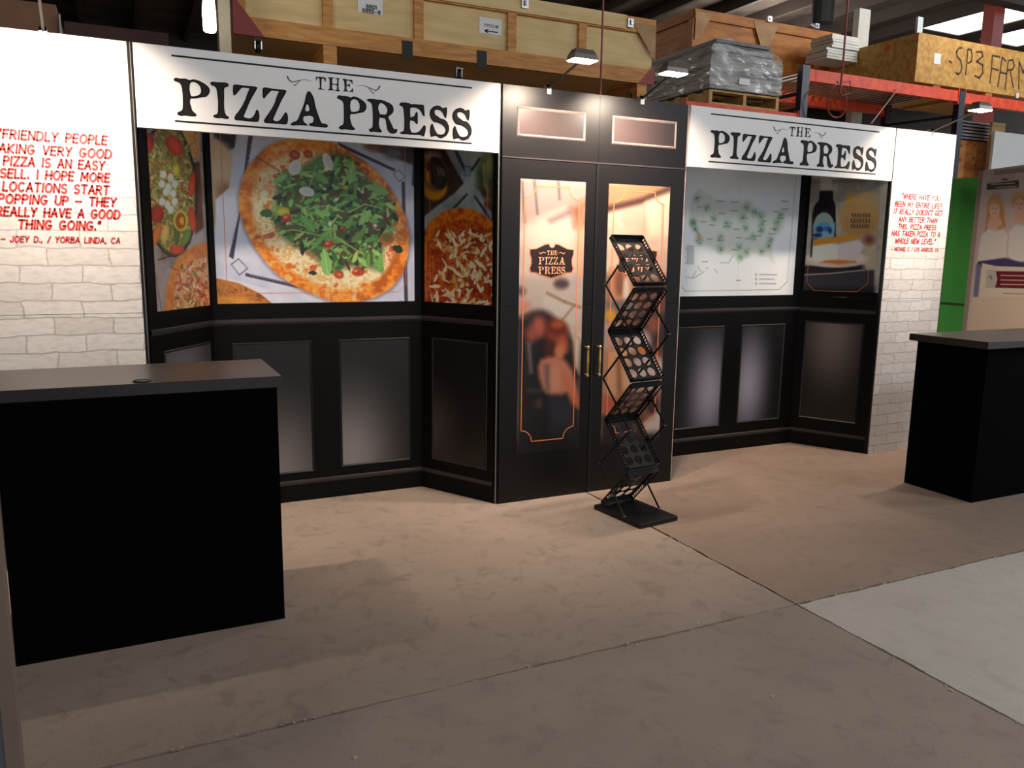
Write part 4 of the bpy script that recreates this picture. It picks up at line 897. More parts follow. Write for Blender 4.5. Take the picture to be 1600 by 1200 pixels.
q = [pF.sz(1240 + a / 5.856, 265 + b / 5.856) for a, b in ((133, 870), (122, 1030), (190, 1108), (580, 1118), (680, 1040), (685, 920))]
brush(mb, q, .003, f); mb.build('border_line', ORANGE, wF)

# ================================================================== COUNTERS
def counter(name, label, x0, x1, y0, y1, h, ov, grommet=None):
    t = thing('display_counter', label, 'counter', ((x0 + x1) / 2, (y0 + y1) / 2, 0), 'black display counters')
    inv = Matrix.Translation((-(x0 + x1) / 2, -(y0 + y1) / 2, 0)); th = .045
    for nm, a, b in (('front_panel', (x0, y0, 0), (x1, y0 + .018, h - th)), ('back_panel', (x0, y1 - .018, 0), (x1, y1, h - th)),
                     ('side_panel', (x0, y0 + .018, 0), (x0 + .018, y1 - .018, h - th)), ('side_panel', (x1 - .018, y0 + .018, 0), (x1, y1 - .018, h - th))):
        MB().box(a, b).build(nm, VELVET, t).matrix_parent_inverse = inv
    o = MB().box((x0 - ov[0], y0 - ov[1], h - th), (x1 + ov[2], y1 + ov[3], h)).build('counter_top', CTOP, t, bevel=.002); o.matrix_parent_inverse = inv
    if grommet is not None:
        g = MB(); gx, gy = grommet; n = 24
        g.tube([(gx + .03 * math.cos(i * 2 * math.pi / n), gy + .03 * math.sin(i * 2 * math.pi / n), h + .002) for i in range(n + 1)], .003, 6)
        g.lathe((gx + .004, gy, h + .0005), (0, 0, 1), [(0, .026), (.002, .026)], 20)
        g.build('cable_grommet', RUBBER, t).matrix_parent_inverse = inv
    return t


g = PZ(222, 596, 1.02)
counter('display_counter', 'black counter in the left foreground with dark laminate top', -.533, .424, -1.03, -.505, 1.02, (.04, 0, .022, .01), (g[0], g[1]))
# right counter: measured from its own corners
counter('display_counter', 'black counter at the right edge with dark laminate top', 4.615, 5.70, -1.145, -.66, 1.02, (.05, .03, .04, .03))

# ================================================================== LITERATURE RACK
RC = np.array([2.53, -.497]); RA = math.radians(7.3)
rack = thing('literature_rack', 'black folding zigzag brochure rack in front of the right door', 'brochure rack', (RC[0], RC[1], 0)); rack.rotation_euler = (0, 0, RA)
MB().box((-.145, -.205, 0), (.145, .205, .028)).build('base_plate', RACKM, rack, bevel=.003)
MB().box((-.145, -.075, .028), (.145, -.072, .0292)).box((-.02, -.09, .028), (.03, -.085, .031)).build('base_latch', RUBBER, rack)
JZ = [(.185, 1.605), (-.045, 1.335), (.170, 1.075), (-.050, .800), (.170, .555), (-.050, .290), (.182, .045)]
TW = .117


def hole_plate(fr, a0, a1, b0, b1, nx, ny, mb, stag=0):
    """perforated sheet; fr(a, b) -> 3d"""
    ca, cb = (a1 - a0) / nx, (b1 - b0) / ny; n = 16; r = min(ca, cb) * .40
    for i in range(nx):
        for j in range(ny):
            cx, cy = a0 + ca * (i + .5), b0 + cb * (j + .5); out, inn = [], []
            for k in range(n):
                t = 2 * math.pi * (k + .5) / n; c_, s_ = math.cos(t), math.sin(t); m = max(abs(c_) / ca, abs(s_) / cb) * 2
                out.append(fr(cx + c_ / m, cy + s_ / m)); inn.append(fr(cx + r * c_, cy + r * s_))
            corners = [fr(cx - ca / 2, cy - cb / 2), fr(cx + ca / 2, cy - cb / 2), fr(cx + ca / 2, cy + cb / 2), fr(cx - ca / 2, cy + cb / 2)]
            mb.add(out + inn, [(k, (k + 1) % n, n + (k + 1) % n, n + k) for k in range(n)])
            # corner infill
            for c, (kx, ky) in zip(corners, ((-1, -1), (1, -1), (1, 1), (-1, 1))):
                an = math.atan2(ky, kx); an = an + 2 * math.pi if an < 0 else an
                k0 = max((k for k in range(n) if 2 * math.pi * (k + .5) / n < math.atan2(ky * cb, kx * ca) % (2 * math.pi)), default=n - 1)
                mb.add([out[k0], c, out[(k0 + 1) % n]], [(0, 1, 2)])


for i in range(6):
    (ya, za), (yb, zb) = JZ[i], JZ[i + 1]; a = np.array([0, ya, za]); b = np.array([0, yb, zb]); t = b - a; L = np.linalg.norm(t); t /= L
    nn = np.array([0, t[2], -t[1]]); nn = nn if nn[2] > 0 else -nn       # the tray opens upwards
    nn = nn if i % 2 == 0 else -nn; ex = np.array([1., 0, 0]); D = .032; o_ = a + t * .006; L2 = L - .012
    root = bpy.data.objects.new('tray', None); C.objects.link(root); root.parent = rack; root.empty_display_size = .05
    fr = lambda p, q, d=0.: o_ + ex * p + t * q + nn * d
    mb = MB(); m = .012
    hole_plate(lambda p, q: fr(p, q), -TW + m, TW - m, .035, L2 - .02, 3, 4, mb)
    for (p0, p1, q0, q1) in ((-TW, TW, 0, .035), (-TW, TW, L2 - .02, L2), (-TW, -TW + m, .035, L2 - .02), (TW - m, TW, .035, L2 - .02)): mb.add([fr(p0, q0), fr(p1, q0), fr(p1, q1), fr(p0, q1)], [(0, 1, 2, 3)])
    pl = mb.build('perforated_plate', RACKP, root); sm = pl.modifiers.new('thickness', 'SOLIDIFY'); sm.thickness = .002; sm.offset = 0
    for q in (.001, L2 - .001): MB().obox(fr(0, q, D / 2), ex * TW, t * .0012, nn * D / 2).build('end_lip', RACKM, root)
    for sg in (-1, 1):
        mb = MB(); mb.obox(fr(sg * TW, L2 / 2, .004), ex * .0012, t * L2 / 2, nn * .004); mb.obox(fr(sg * TW, L2 / 2, D - .004), ex * .0012, t * L2 / 2, nn * .004)
        ns = 16
        for k in range(ns + 1):
            q = L2 * (.04 + .92 * k / ns)
            if abs(k - ns / 2) < 1: w = .010
            else: w = .0036
            mb.obox(fr(sg * TW, q, D / 2), ex * .0012, t * w, nn * D / 2)
        for k in (0, 1): mb.obox(fr(sg * TW, L2 * (.02 + .96 * k), D / 2), ex * .0012, t * L2 * .02, nn * D / 2)
        mb.build('slotted_side', RACKM, root)
for i in range(1, 6):
    mb = MB(); y, z = JZ[i]; mb.tube([(-TW * .9, y, z), (TW * .9, y, z)], .003, 6); mb.build('hinge_rod', RACKM, rack)
BZ = [(-.060, .030), (.172, .290), (-.078, .538), (.170, .803), (-.078, 1.066), (.175, 1.341), (.073, 1.449)]
for sg in (-1, 1):
    for i in range(6):
        (ya, za), (yb, zb) = BZ[i], BZ[i + 1]; x = sg * (.132 if i % 2 else .137); v = np.array([0, yb - ya, zb - za]); L = np.linalg.norm(v); v /= L; w = np.array([0, -v[2], v[1]])
        mb = MB().obox((x, (ya + yb) / 2, (za + zb) / 2), (.002, 0, 0), w * .0062, v * (L / 2 + .004)); mb.build('link_bar', RACKM, rack)
    for i, (y, z) in enumerate(BZ): MB().tube([(sg * .126, y, z), (sg * .1425, y, z)], .0042, 8).build('rivet', STEEL, rack)

# ================================================================== ARM SPOTLIGHTS
BULB = mat('lit_lamp_glass', (255, 240, 220), .3, emit=((255, 236, 220), 30))
ALU = mat('lamp_housing', (150, 140, 134), .35, .6)


def spotlight(xc, head, label, k=1., half=False, col=None):
    head = Vector(head); t = thing('arm_spotlight', label, 'lamp', (xc, .012, H), 'arm spotlights on the display wall')
    B_ = Vector((xc, .012, H))
    c = MB().box((-.014, -.022, -.03), (.014, -.0135, .02)).box((-.014, .02, -.03), (.014, .03, .02)).box((-.014, -.022, .003), (.014, .03, .02)); c.build('clamp', STEEL, t)
    hv = head - B_; d = hv.normalized()
    MB().tube([(0, 0, .0), tuple(hv + Vector((0, 0, -.008)))], .0065, 8).build('arm', RUBBER, t)
    # housing: a shallow hood open to the wall side and downwards
    w, dp, hh = .072, .045, .05
    v = []
    for z, kx, ky in ((-.015, 1, 1), (.012, .92, .85), (hh - .012, .72, .55)):
        v += [(hv.x + sx * w * kx, hv.y + sy * dp * ky, hv.z + z) for sx, sy in ((-1, -1), (1, -1), (1, 1), (-1, 1))]
    f = [(i, (i + 1) % 4, 4 + (i + 1) % 4, 4 + i) for i in range(4)] + [(4 + i, 4 + (i + 1) % 4, 8 + (i + 1) % 4, 8 + i) for i in range(4)] + [(8, 9, 10, 11)]
    lh = MB().add(v, f).build('lamp_housing', ALU, t)
    MB().box((hv.x - w * .93, hv.y - dp * .9, hv.z - .020), (hv.x + w * .93, hv.y + dp * .9, hv.z - .010)).build('lamp_glass', BULB, t)
    l = area('lamp_light', (0, 0, 0), (0, 0, -1), .13, LAMP_P * k, col or LAMP_C, .075, t); l.data.spread = math.radians(122)
    l.location = hv + Vector((0, .0, -.026)); dd = Vector((0, .62, -1)); l.rotation_euler = dd.to_track_quat('-Z', 'Y').to_euler()
    return t


YH = -.42
for xc, (u, v), lab, k in ((2.159, (910, 90), 'lit arm spotlight above the left black door', 1.), (2.803, (1052, 111), 'lit arm spotlight above the right black door, before the wrapped pallet', 1.),
                           (5.405, (1532, 169), 'lit arm spotlight at far right over the right brick panel', 1.15)):
    spotlight(xc, PY(u, v, YH) , lab, k)
spotlight(-.354, (-.335, YH, 2.56), 'arm spotlight cropped at the top left over the left brick panel', 1.15)

def beam(x0, x1, y, z0, z1, label, m=BEAM, sub=True):
    t = thing('rack_beam', label, 'rack beam', (x0, y, z0), 'orange pallet rack beams')
    MB().box((0, -.025, 0), (x1 - x0, .025, z1 - z0)).box((0, -.032, (z1 - z0) * .0), (x1 - x0, -.025, (z1 - z0) * .3)).build('beam_profile', m, t)
    for x in (0, x1 - x0): MB().box((x - .006, -.035, -.03), (x + .006, .035, z1 - z0 + .03)).build('end_bracket', m, t)
    return t


# ================================================================== WAREHOUSE BEHIND
YA = 2.0


def rect(mb, u0, v0, u1, v1, Y, dep=.02, off=0.):
    p, q = PY(u0, v0, Y), PY(u1, v1, Y); mb.box((p[0], Y - off, min(p[2], q[2])), (q[0], Y + dep, max(p[2], q[2]))); return mb


def crate(name, label, x0, x1, z0, z1, y0, y1, battens, fm, bm, gus=None, group='wooden crates on the racking', bw=.075, toprail=True, side=True, railh=None):
    rh = railh or bw * 1.2
    t = thing(name, label, 'crate', ((x0 + x1) / 2, (y0 + y1) / 2, z0), group); inv = Matrix.Translation((-(x0 + x1) / 2, -(y0 + y1) / 2, -z0))
    def K(o): o.matrix_parent_inverse = inv; return o
    K(MB().box((x0, y0, z0), (x1, y1, z1)).build('plywood_box', fm, t))
    K(MB().box((x0 - .01, y0 - .03, z0), (x1 + .01, y0, z0 + rh)).build('batten', bm, t))
    if toprail: K(MB().box((x0 - .01, y0 - .03, z1 - rh), (x1 + .01, y0, z1)).build('batten', bm, t))
    for x in battens: K(MB().box((x - bw / 2, y0 - .028, z0 + rh), (x + bw / 2, y0, z1 - (rh if toprail else 0))).build('batten', bm, t))
    if side:
        for z in (z0, z1 - rh): K(MB().box((x0 - .028, y0, z), (x0, y1, z + rh)).build('batten', bm, t))
        for y in (y0 + bw / 2 - .02, y1 - bw / 2): K(MB().box((x0 - .026, y - bw / 2, z0 + rh), (x0, y + bw / 2, z1 - rh)).build('batten', bm, t))
    for g in (gus or []):
        K(MB().flat([[(a, b) for a, b in g]], lambda x, z: (x, y0 - .036, z)).build('corner_gusset', TANW, t))
    return t, K


# long pale crate (left), and the one over it
zb = 3.0
xs = [PY(u, 60, YA)[0] for u in (512, 653, 798, 908)]
xL, xR = PY(366, 40, YA)[0], PY(1018, 100, YA)[0]
zt = PY(900, 40, YA)[2]
t, K = crate('wooden_crate', 'long pale plywood crate with pine battens above the left header sign', xL, xR, zb, 3.545, YA, 3.1, [xL + .04] + xs, PLY, PINE, None, side=False, railh=.125)
for g, nm in (([(xL - .01, zb), (xL + .2, zb), (xL - .01, zb + .26)], 0), ([(xR + .01, zb), (xR - .15, zb), (xR + .01, zb + .17)], 0)):
    K(MB().flat([g], lambda x, z: (x, YA - .034, z)).build('corner_plate', REDPLATE, t, 'dark red corner plate'))
K(MB().flat([[(xR + .01, 3.50), (xR - .24, 3.50), (xR + .01, 3.20)]], lambda x, z: (x, YA - .036, z)).build('corner_gusset', TANW, t))
for u in (634, 750):
    p = PY(u, 80, YA); K(MB().box((p[0] - .04, YA - .034, zb - .03), (p[0] + .045, YA - .026, zb + .10)).build('black_strap', RUBBER, t))
for u0, u1, va, vb in ((559, 598, -14, 24), (749, 784, 24, 56)):
    p, q = PY(u0, va + 2, YA - .004), PY(u1, vb, YA - .004)
    K(MB().box((p[0], YA - .004, q[2]), (q[0], YA - .001, p[2])).build('paper_label', PAPER, t, 'white paper shipping label'))
mb = MB(); f = lambda x, z: (x, YA - .0055, z)
p = PY(566, 12, YA); q = PY(594, 18, YA); text(mb, '8801', p[0] + .03, q[0] - .03, PY(580, 14, YA)[2], .026, .006, f, 0); text(mb, '88115-8', p[0], q[0], PY(580, 21, YA)[2], .026, .006, f, 0)
K(mb.build('label_lettering', INK, t)); mb = MB()
p = PY(757, 42, YA); q = PY(778, 48, YA); z = PY(770, 50, YA)[2]; text(mb, '11108', p[0], q[0], PY(768, 43, YA)[2], .02, .004, f, 0); brush(mb, [(p[0], z), (p[0] + .03, z + .012)], .008, f); brush(mb, [(p[0], z), (p[0] + .03, z - .012)], .008, f); brush(mb, [(p[0], z), (q[0], z)], .008, f)
K(mb.build('label_lettering', INK, t))
# legs (bearers) and castors
for u in (515, 1003): 
    p = PY(u, 84, YA); K(MB().box((p[0] - .05, YA - .02, 2.80), (p[0] + .05, YA + .5, zb)).build('bearer', PINE, t))


def castor(u, v, Y, label, r=.040):
    p = PY(u, v, Y); t = thing('castor', label, 'castor wheel', (p[0], Y, p[2]), 'crate castors'); w = MB()
    w.tube([(-.014, 0, 0), (.014, 0, 0)], r, 16); w.build('wheel', RUBBER, t)
    b = MB(); b.box((-.026, -.024, -.016), (-.019, .024, r + .008)); b.box((.019, -.024, -.016), (.026, .024, r + .008)); b.box((-.03, -.03, r + .008), (.03, .03, r + .014)); b.tube([(-.027, 0, 0), (.027, 0, 0)], .006, 8); b.build('fork', STEEL, t)


castor(403, 74, YA + .06, 'castor wheel under the left end of the long pale crate'); castor(716, 118, YA + .06, 'castor wheel under the pale crate above the sign letters')
castor(985, 152, YA + .1, 'castor wheel just left of the wrapped pallet load')
xt = PY(975, 40, YA)[0]
K(MB().box((xL + 1.0, YA - .045, 3.43), (xt, YA - .030, 3.545)).build('lid_board', PLY, t, 'paler lid board'))
for u, v in ((820, 6), (985, 36)):
    p = PY(u, v, YA - .05); m_ = MB(); m_.box((p[0] - .03, YA - .06, p[2] - .035), (p[0] + .03, YA - .045, p[2] + .035)); m_.tube([(p[0], YA - .065, p[2] - .015), (p[0], YA - .065, p[2] + .02)], .012, 8)
    K(m_.build('butterfly_latch', STEEL, t))

# racking under the pale crates
beam(.8, 4.3, YA, 2.66, 2.78, 'orange rack beam hidden behind the header under the pale crates')
dk = MB()
for x in np.arange(.75, 4.3, .3): dk.box((x, YA - .02, 2.78), (x + .2, 3.2, 2.80))
o = dk.build('rack_deck', PALLETW, None); tag(o, 'timber rack deck boards under the long pale crate', 'rack deck'); o['kind'] = 'stuff'

# wrapped pallet
YP = 2.5
x0 = PY(1108, 150, YP)[0]; x1 = PY(1214, 150, YP)[0]; zp = PY(1215, 152, YP)[2]
pal = thing('wooden_pallet', 'wooden pallet on the racking under the grey wrapped load', 'pallet', (x0, YP, zp - .14))
PD = 1.3; PW = x1 - x0 + .03
for z, n in ((.12, 6), (0, 4)):
    for i in range(n):
        y = i * (PD - .1) / (n - 1); MB().box((0, y, z), (PW, y + .1, z + .018)).build('deck_board', PALLETW, pal)
for x in (0, PW / 2 - .02, PW - .04): MB().box((x, 0, .018), (x + .04, PD, .12)).build('stringer', PALLETW, pal)
ld = thing('wrapped_load', 'grey stack shrink-wrapped in clear film on the pallet behind the right header', 'wrapped load', (x0, YP, zp + .008))
rr = random.Random(9); zz = 0; LH = PY(1115, 60, YP)[2] - zp; n = 13; GREYL = [mat('load_grey_%d' % i, c, .5, var=.3, scale=14) for i, c in enumerate(((150, 146, 138), (112, 110, 106), (170, 164, 150), (96, 94, 94), (156, 148, 132)))]
for i in range(n):
    h = LH / n; k = max(0, i - 7) * .03; j = rr.uniform(-.02, .02)
    MB().box((k * .4 + j, j, zz), (PW - k * 1.2 + rr.uniform(-.02, .02), PD - k, zz + h * .9)).build('layer', GREYL[rr.randrange(5)], ld); zz += h
wr = bpy.data.materials.new('shrink_film'); wr.use_nodes = True; nt = wr.node_tree; nt.nodes.clear()
out = nt.nodes.new('ShaderNodeOutputMaterial'); mix = nt.nodes.new('ShaderNodeMixShader'); tr = nt.nodes.new('ShaderNodeBsdfTransparent'); gl = nt.nodes.new('ShaderNodeBsdfPrincipled')
gl.inputs['Base Color'].default_value = (.8, .81, .8, 1); gl.inputs['Roughness'].default_value = .12
nz = nt.nodes.new('ShaderNodeTexNoise'); nz.inputs['Scale'].default_value = 4; nz.inputs['Detail'].default_value = 4; tc = nt.nodes.new('ShaderNodeTexCoord'); mp = nt.nodes.new('ShaderNodeMapping'); mp.inputs['Scale'].default_value = (.7, .7, 3.5); mp.inputs['Rotation'].default_value = (0, .2, 0)
bp = nt.nodes.new('ShaderNodeBump'); bp.inputs['Strength'].default_value = .8; bp.inputs['Distance'].default_value = .03
nt.links.new(tc.outputs['Object'], mp.inputs[0]); nt.links.new(mp.outputs[0], nz.inputs['Vector']); nt.links.new(nz.outputs[0], bp.inputs['Height']); nt.links.new(bp.outputs[0], gl.inputs['Normal'])
rp = nt.nodes.new('ShaderNodeValToRGB'); rp.color_ramp.elements[0].position = .4; rp.color_ramp.elements[0].color = (.12, .12, .12, 1); rp.color_ramp.elements[1].position = .62; rp.color_ramp.elements[1].color = (.62, .62, .62, 1)
nt.links.new(nz.outputs[0], rp.inputs[0]); nt.links.new(rp.outputs[0], mix.inputs[0]); nt.links.new(tr.outputs[0], mix.inputs[1]); nt.links.new(gl.outputs[0], mix.inputs[2]); nt.links.new(mix.outputs[0], out.inputs[0])
b = bmesh.new(); bmesh.ops.create_cube(b, size=1); bmesh.ops.subdivide_edges(b, edges=b.edges[:], cuts=12, use_grid_fill=True)
for v in b.verts:
    x, y, z = v.co.x + .5, v.co.y + .5, v.co.z + .5; r = rr.uniform(-.008, .012); tp = max(0, z - .65) / .35
    v.co = Vector((x * (PW + .03) - .025 + (.5 - x) * tp ** 2 * .30 + (r * 1.8 if x in (0, 1) else 0), y * (PD + .05) - .025 + (.5 - y) * tp ** 2 * .18 + r, z * (LH + .02) + (r if z > .05 else .004) + ((.02 * math.sin(x * 9) - .09 * max(0, x - .3) ** 2) if z > .6 else 0)))
me = bpy.data.meshes.new('film'); b.to_mesh(me); b.free(); link('film_wrap', me, wr, ld)
for (u, v, w) in ((1073, 124, 36), (1155, 130, 22)):
    p = PY(u + 10, v + 1, YP); 
for u, v in ((1160, 130),): p = PY(u, v, YP); MB().box((p[0] - x0 - .07, -.034, p[2] - zp - .03), (p[0] - x0 + .07, -.031, p[2] - zp + .03)).build('paper_label', PAPER, ld)

# brown crate behind
YC = 3.9
p, q, r_ = PY(1078, 24, YC), PY(1312, 44, YC), PY(1300, 118, YC)
bz = [PY(u, 70, YC)[0] for u in (1192,)]
zt = (p[2] + q[2]) / 2; xx0, xx1 = p[0] + .06, q[0]
gs = []
for cx, hw in ((xx0, .26), (bz[0], .2), (xx1, .26)): gs.append([(max(cx - hw, xx0), zt - .03), (min(cx + hw, xx1), zt - .03), (min(cx + .05, xx1), zt - .34), (max(cx - .05, xx0), zt - .34)])
tb, KB = crate('wooden_crate', 'dark honey-brown crate with tan gussets behind the wrapped load', xx0, xx1, 3.55, zt, YC, 5.3, bz, BROWNPLY, BROWNPLY, gs, bw=.09)
for u, v in ((1203, 27), (1277, 38)):
    p = PY(u, v, YC - .05); KB(MB().box((p[0] - .03, YC - .06, p[2] - .05), (p[0] + .03, YC - .03, p[2] + .01)).lathe((p[0], YC - .06, p[2] - .02), (0, -1, 0), [(0, .014), (.014, .014)], 8).build('butterfly_latch', STEEL, tb))
beam(xx0 - .2, xx1 + .2, YC + .03, 3.43, 3.549, 'orange rack beam under the dark brown crate')

# white stacked boards, column and rack B
YW = 3.3
p, q = PY(1280, 60, YW), PY(1343, 98, YW)
p = p + np.array([.22, 0, 0]); q = q - np.array([.03, 0, 0]); wb = thing('white_board_stack', 'stack of white boards between the brown crate and the strand-board crate', 'board stack', (p[0], YW, q[2]))
n = 9; hh = (PY(1310, 52, YW)[2] - q[2]) / n
for i in range(n): MB().box((rr.uniform(-.02, .02) + (0 if i > 3 else -.06), rr.uniform(-.02, .02), i * hh), (q[0] - p[0], .35, i * hh + hh * .82)).build('board', WHITEP, wb)
p, q = PY(1344, 12, YW + .6), PY(1357, 66, YW + .6); tag(MB().box((p[0], YW + .6, 0), (q[0], YW + .7, p[2])).build('white_post', WHITEP, None, bevel=.004), 'square white post standing up behind the strand-board crate', 'post')
YB = 2.5
xu = PY(1253, 150, YB)[0]; zb1 = PY(1262, 108, YB)[2]; zb0 = PY(1262, 127, YB)[2]; xe = PY(1497, 150, YB)[0]


def upright(x, y, h, label):
    t = thing('rack_upright', label, 'rack upright', (x, y, 0), 'navy pallet rack uprights')
    MB().box((-.05, -.035, 0), (-.045, .035, h)).box((.045, -.035, 0), (.05, .035, h)).box((-.05, -.04, 0), (.05, -.035, h)).build('post_channel', NAVY, t)
    MB().box((-.05, 1.0, 0), (.05, 1.07, h)).build('rear_post', NAVY, t)
    z = .3
    while z < h - .9: MB().tube([(0, .03, z), (0, 1.0, z + .8)], .014, 6).build('brace', NAVY, t); MB().tube([(0, .03, z + .8), (0, 1.0, z + .8)], .014, 6).build('brace', NAVY, t); z += .8
    MB().tube([(0, .03, h - .28), (0, 1.0, h - .26)], .02, 6).build('brace', NAVY, t)
    MB().box((-.07, -.06, 0), (.07, .06, .008)).build('foot_plate', NAVY, t)
    return t


upright(xu, YB, zb1 + .03, 'navy rack upright rising behind the right header sign')
upright(xe + .03, YB, zb1 - .0, 'navy rack upright behind the right brick panel edge')
beam(xu + .055, xe - .03, YB, zb0, zb1, 'upper orange rack beam between the two navy uprights')
beam(xe + .09, xe + 2.5, YB, zb0 - .01, zb1 - .01, 'upper orange rack beam running out at the right edge')
beam(xu + .055, xe - .03, YB + 1.05, zb0, zb1, 'rear orange rack beam of the right bay')
p = PY(1195, 152, YB + 1.03); q = PY(1340, 178, YB + 1.03)
beam(x1 + .12, xu - .055, YB + .9, 3.20, 3.31, 'short orange rack beam left of the navy upright by the pallet')
beam(x0 - .3, xu - .06, YB, zp - .26, zp - .145, 'orange rack beam carrying the wrapped pallet')
beam(xu + .055, xe - .03, YB + 1.05, 2.86, 2.96, 'low dark-red rack beam behind the right header', POLEM)
MB_ = MB()
for x in np.arange(xu + .1, xe, .12): MB_.box((x, YB + .03, zb1 - .02), (x + .045, YB + 1.05, zb1 - .008))
o = MB_.build('wire_deck', STEEL, None); tag(o, 'steel deck slats between the front and rear orange beams', 'rack deck'); o['kind'] = 'stuff'
p = PY(1590, 149, YB - .04); tag(MB().box((p[0] - .02, YB - .037, p[2] - .03), (p[0] + .03, YB - .033, p[2] + .03)).build('rack_tag', PAPER, None), 'small white tag where the two upper orange beams meet', 'tag')

# OSB crate
YO = YB - .02
p, q, r_ = PY(1436, 52, YO), PY(1436, 124, YO), PY(1600, 80, YO)
oc = thing('wooden_crate', 'strand-board crate marked SP3 FARM on the orange racking', 'crate', (p[0], YO, q[2]), 'wooden crates on the racking')
ox, oz0, oz1 = p[0], zb1 + .035, (p[2] + r_[2]) / 2
def KO(o): o.matrix_parent_inverse = Matrix.Translation((-p[0], -YO, -q[2])); return o
KO(MB().box((ox, YO, oz0), (ox + 2.6, YO + 1.3, oz1)).build('strand_board_box', OSB, oc))
for x in (ox + .35, ox + 1.3, ox + 2.3): KO(MB().box((x, YO + .02, zb1), (x + .12, YO + 1.2, oz0)).build('bearer', PINE, oc))
mb = MB(); f = lambda x, z: (x, YO - .002, z)
def pq(a, b): w = PY(1380 + a / 7.273, b / 7.273, YO); return (w[0], w[2])
for st in ([(900, 545), (860, 545), (830, 590), (840, 640), (880, 690), (895, 760), (880, 820), (850, 845), (820, 820)], [(960, 560), (950, 700), (935, 855)], [(960, 555), (1000, 570), (1010, 640), (1000, 700), (960, 720)],
           [(1050, 590), (1120, 590), (1130, 640), (1060, 700), (1130, 740), (1130, 830), (1090, 885), (1035, 860)], [(1240, 630), (1230, 780), (1210, 950)], [(1240, 630), (1330, 650)], [(1230, 775), (1310, 800)],
           [(1350, 650), (1330, 800), (1300, 990)], [(1350, 650), (1395, 700)], [(1420, 700), (1400, 850), (1385, 1020)], [(1420, 690), (1470, 680), (1490, 740), (1470, 790), (1410, 800)], [(1330, 820), (1400, 840)], [(1440, 800), (1480, 1000)],
           [(1545, 700), (1540, 1020)], [(1545, 700), (1590, 830), (1630, 700), (1650, 1030)], [(745, 690), (780, 715)]):
    brush(mb, [pq(a, b) for a, b in st], .022, f)
KO(mb.build('marker_lettering', mat('marker_ink', (70, 50, 34), .7), oc, 'dark hand-drawn marker lettering'))
w0, w1 = pq(580, 600), pq(645, 735); KO(MB().box((w0[0], YO - .004, w1[1]), (w1[0], YO, w0[1])).build('paper_label', PAPER, oc))
w = PX(1387, 75, ox); KO(MB().box((ox - .004, w[1] - .04, w[2] - .03), (ox, w[1] + .04, w[2] + .03)).build('orange_sticker', mat('orange_sticker', (226, 70, 30), .5), oc))

w0, w1 = PY(1434, 26, YO + .06), PY(1440, 50, YO + .06); KO(MB().box((w0[0], YO + .05, oz1), (w1[0], YO + .08, w0[2])).build('metal_bracket', STEEL, oc))
wd = PY(1284, 42, 6.0); o = MB().tube([(wd[0], 6, wd[2]), (wd[0], 6, wd[2] + .05), (wd[0], 6, RZ)], [.10, .17, .17], 14).build('vent_duct', mat('dark_duct', (44, 46, 46), .6), None); tag(o, 'dark round duct hanging from the roof behind the brown crate', 'duct')
# rods, pole, cable
def rod(u0, v0, u1, v1, Y, r, m, name, label, cat, ztop=RZ):
    a = PY(u0, v0, Y); b_ = PY(u1, v1, Y); tag(MB().tube([(b_[0], Y, b_[2] - .05), (b_[0], Y, ztop)], r, 8).build(name, m, None), label, cat)


rod(945, 0, 938, 148, .12, .006, POLEM, 'hanging_rod', 'thin red rod hanging from the roof behind the door panel', 'rod')
a = PY(1316, 115, 2.3)
cb = MB(); cb.tube([(a[0], 2.3, RZ), (a[0], 2.3, a[2] + .1), (a[0] - .01, 2.3, a[2] - .2)], .010, 8)
cc = PY(1308, 158, 2.3); cb.tube([(cc[0] + .14 * math.cos(t), 2.3 + .01 * math.sin(t * 2), cc[2] + .17 * math.sin(t)) for t in [1.6 + i * .35 for i in range(19)]], .008, 6)
cb.tube([(cc[0] + .02, 2.3, cc[2] + .19), (cc[0] + .16, 2.3, cc[2] + .22), (cc[0] + .2, 2.3, cc[2] + .10), (cc[0] + .06, 2.3, cc[2] + .06), (cc[0] - .02, 2.3, cc[2] + .2)], .007, 6)
tag(cb.build('coiled_cable', POLEM, None), 'reddish cable dropping from the roof and coiled over the right header', 'cable')
pp = [PY(1402, 140, YB - .035), PY(1361, 193, .02)]; tag(MB().tube([tuple(pp[0]), tuple(pp[1])], .006, 6).build('slanting_rod', mat('pinkish_rod', (170, 120, 110), .5), None), 'thin slanting rod between the right header and the orange beam', 'rod')
pc = PY(1549, 60, 5.0); tag(MB().box((pc[0] - .13, 4.9, 0), (pc[0] + .13, 5.1, RZ)).build('steel_column', POLEM, None), 'dark red steel roof column before the rooflights', 'column')
pc = PY(351, 60, 1.3); tag(MB().box((pc[0] - .035, 1.27, 0), (pc[0] + .035, 1.34, 4.6)).build('steel_post', mat('beige_post', (112, 102, 82), .7), None), 'beige rack post beside the bright hanging lamp', 'post')
# hanging lamp near top left
hl = thing('hanging_lamp', 'bright white lamp hanging at the top edge above the left header sign', 'lamp', tuple(PY(328, 50, 1.0)))
prof = [(0, .030), (.01, .036), (.10, .038), (.26, .026), (.40, .024)]
MB().lathe((0, 0, 0), (0, 0, 1), prof, 14).build('lamp_tube', mat('lit_tube', (255, 255, 255), .4, emit=((255, 255, 250), 14)), hl, smooth=True)
MB().lathe((0, 0, .40), (0, 0, 1), [(0, .03), (.03, .03), (.05, .008), (1.6, .006)], 12).build('lamp_stem', STEEL, hl)
l = bpy.data.lights.new('lamp_light', 'POINT'); l.energy = 5; l.color = (1, .95, .86); l.shadow_soft_size = .06; lo = bpy.data.objects.new('lamp_light', l); C.objects.link(lo); lo.parent = hl; lo.location = (0, -.12, .15)

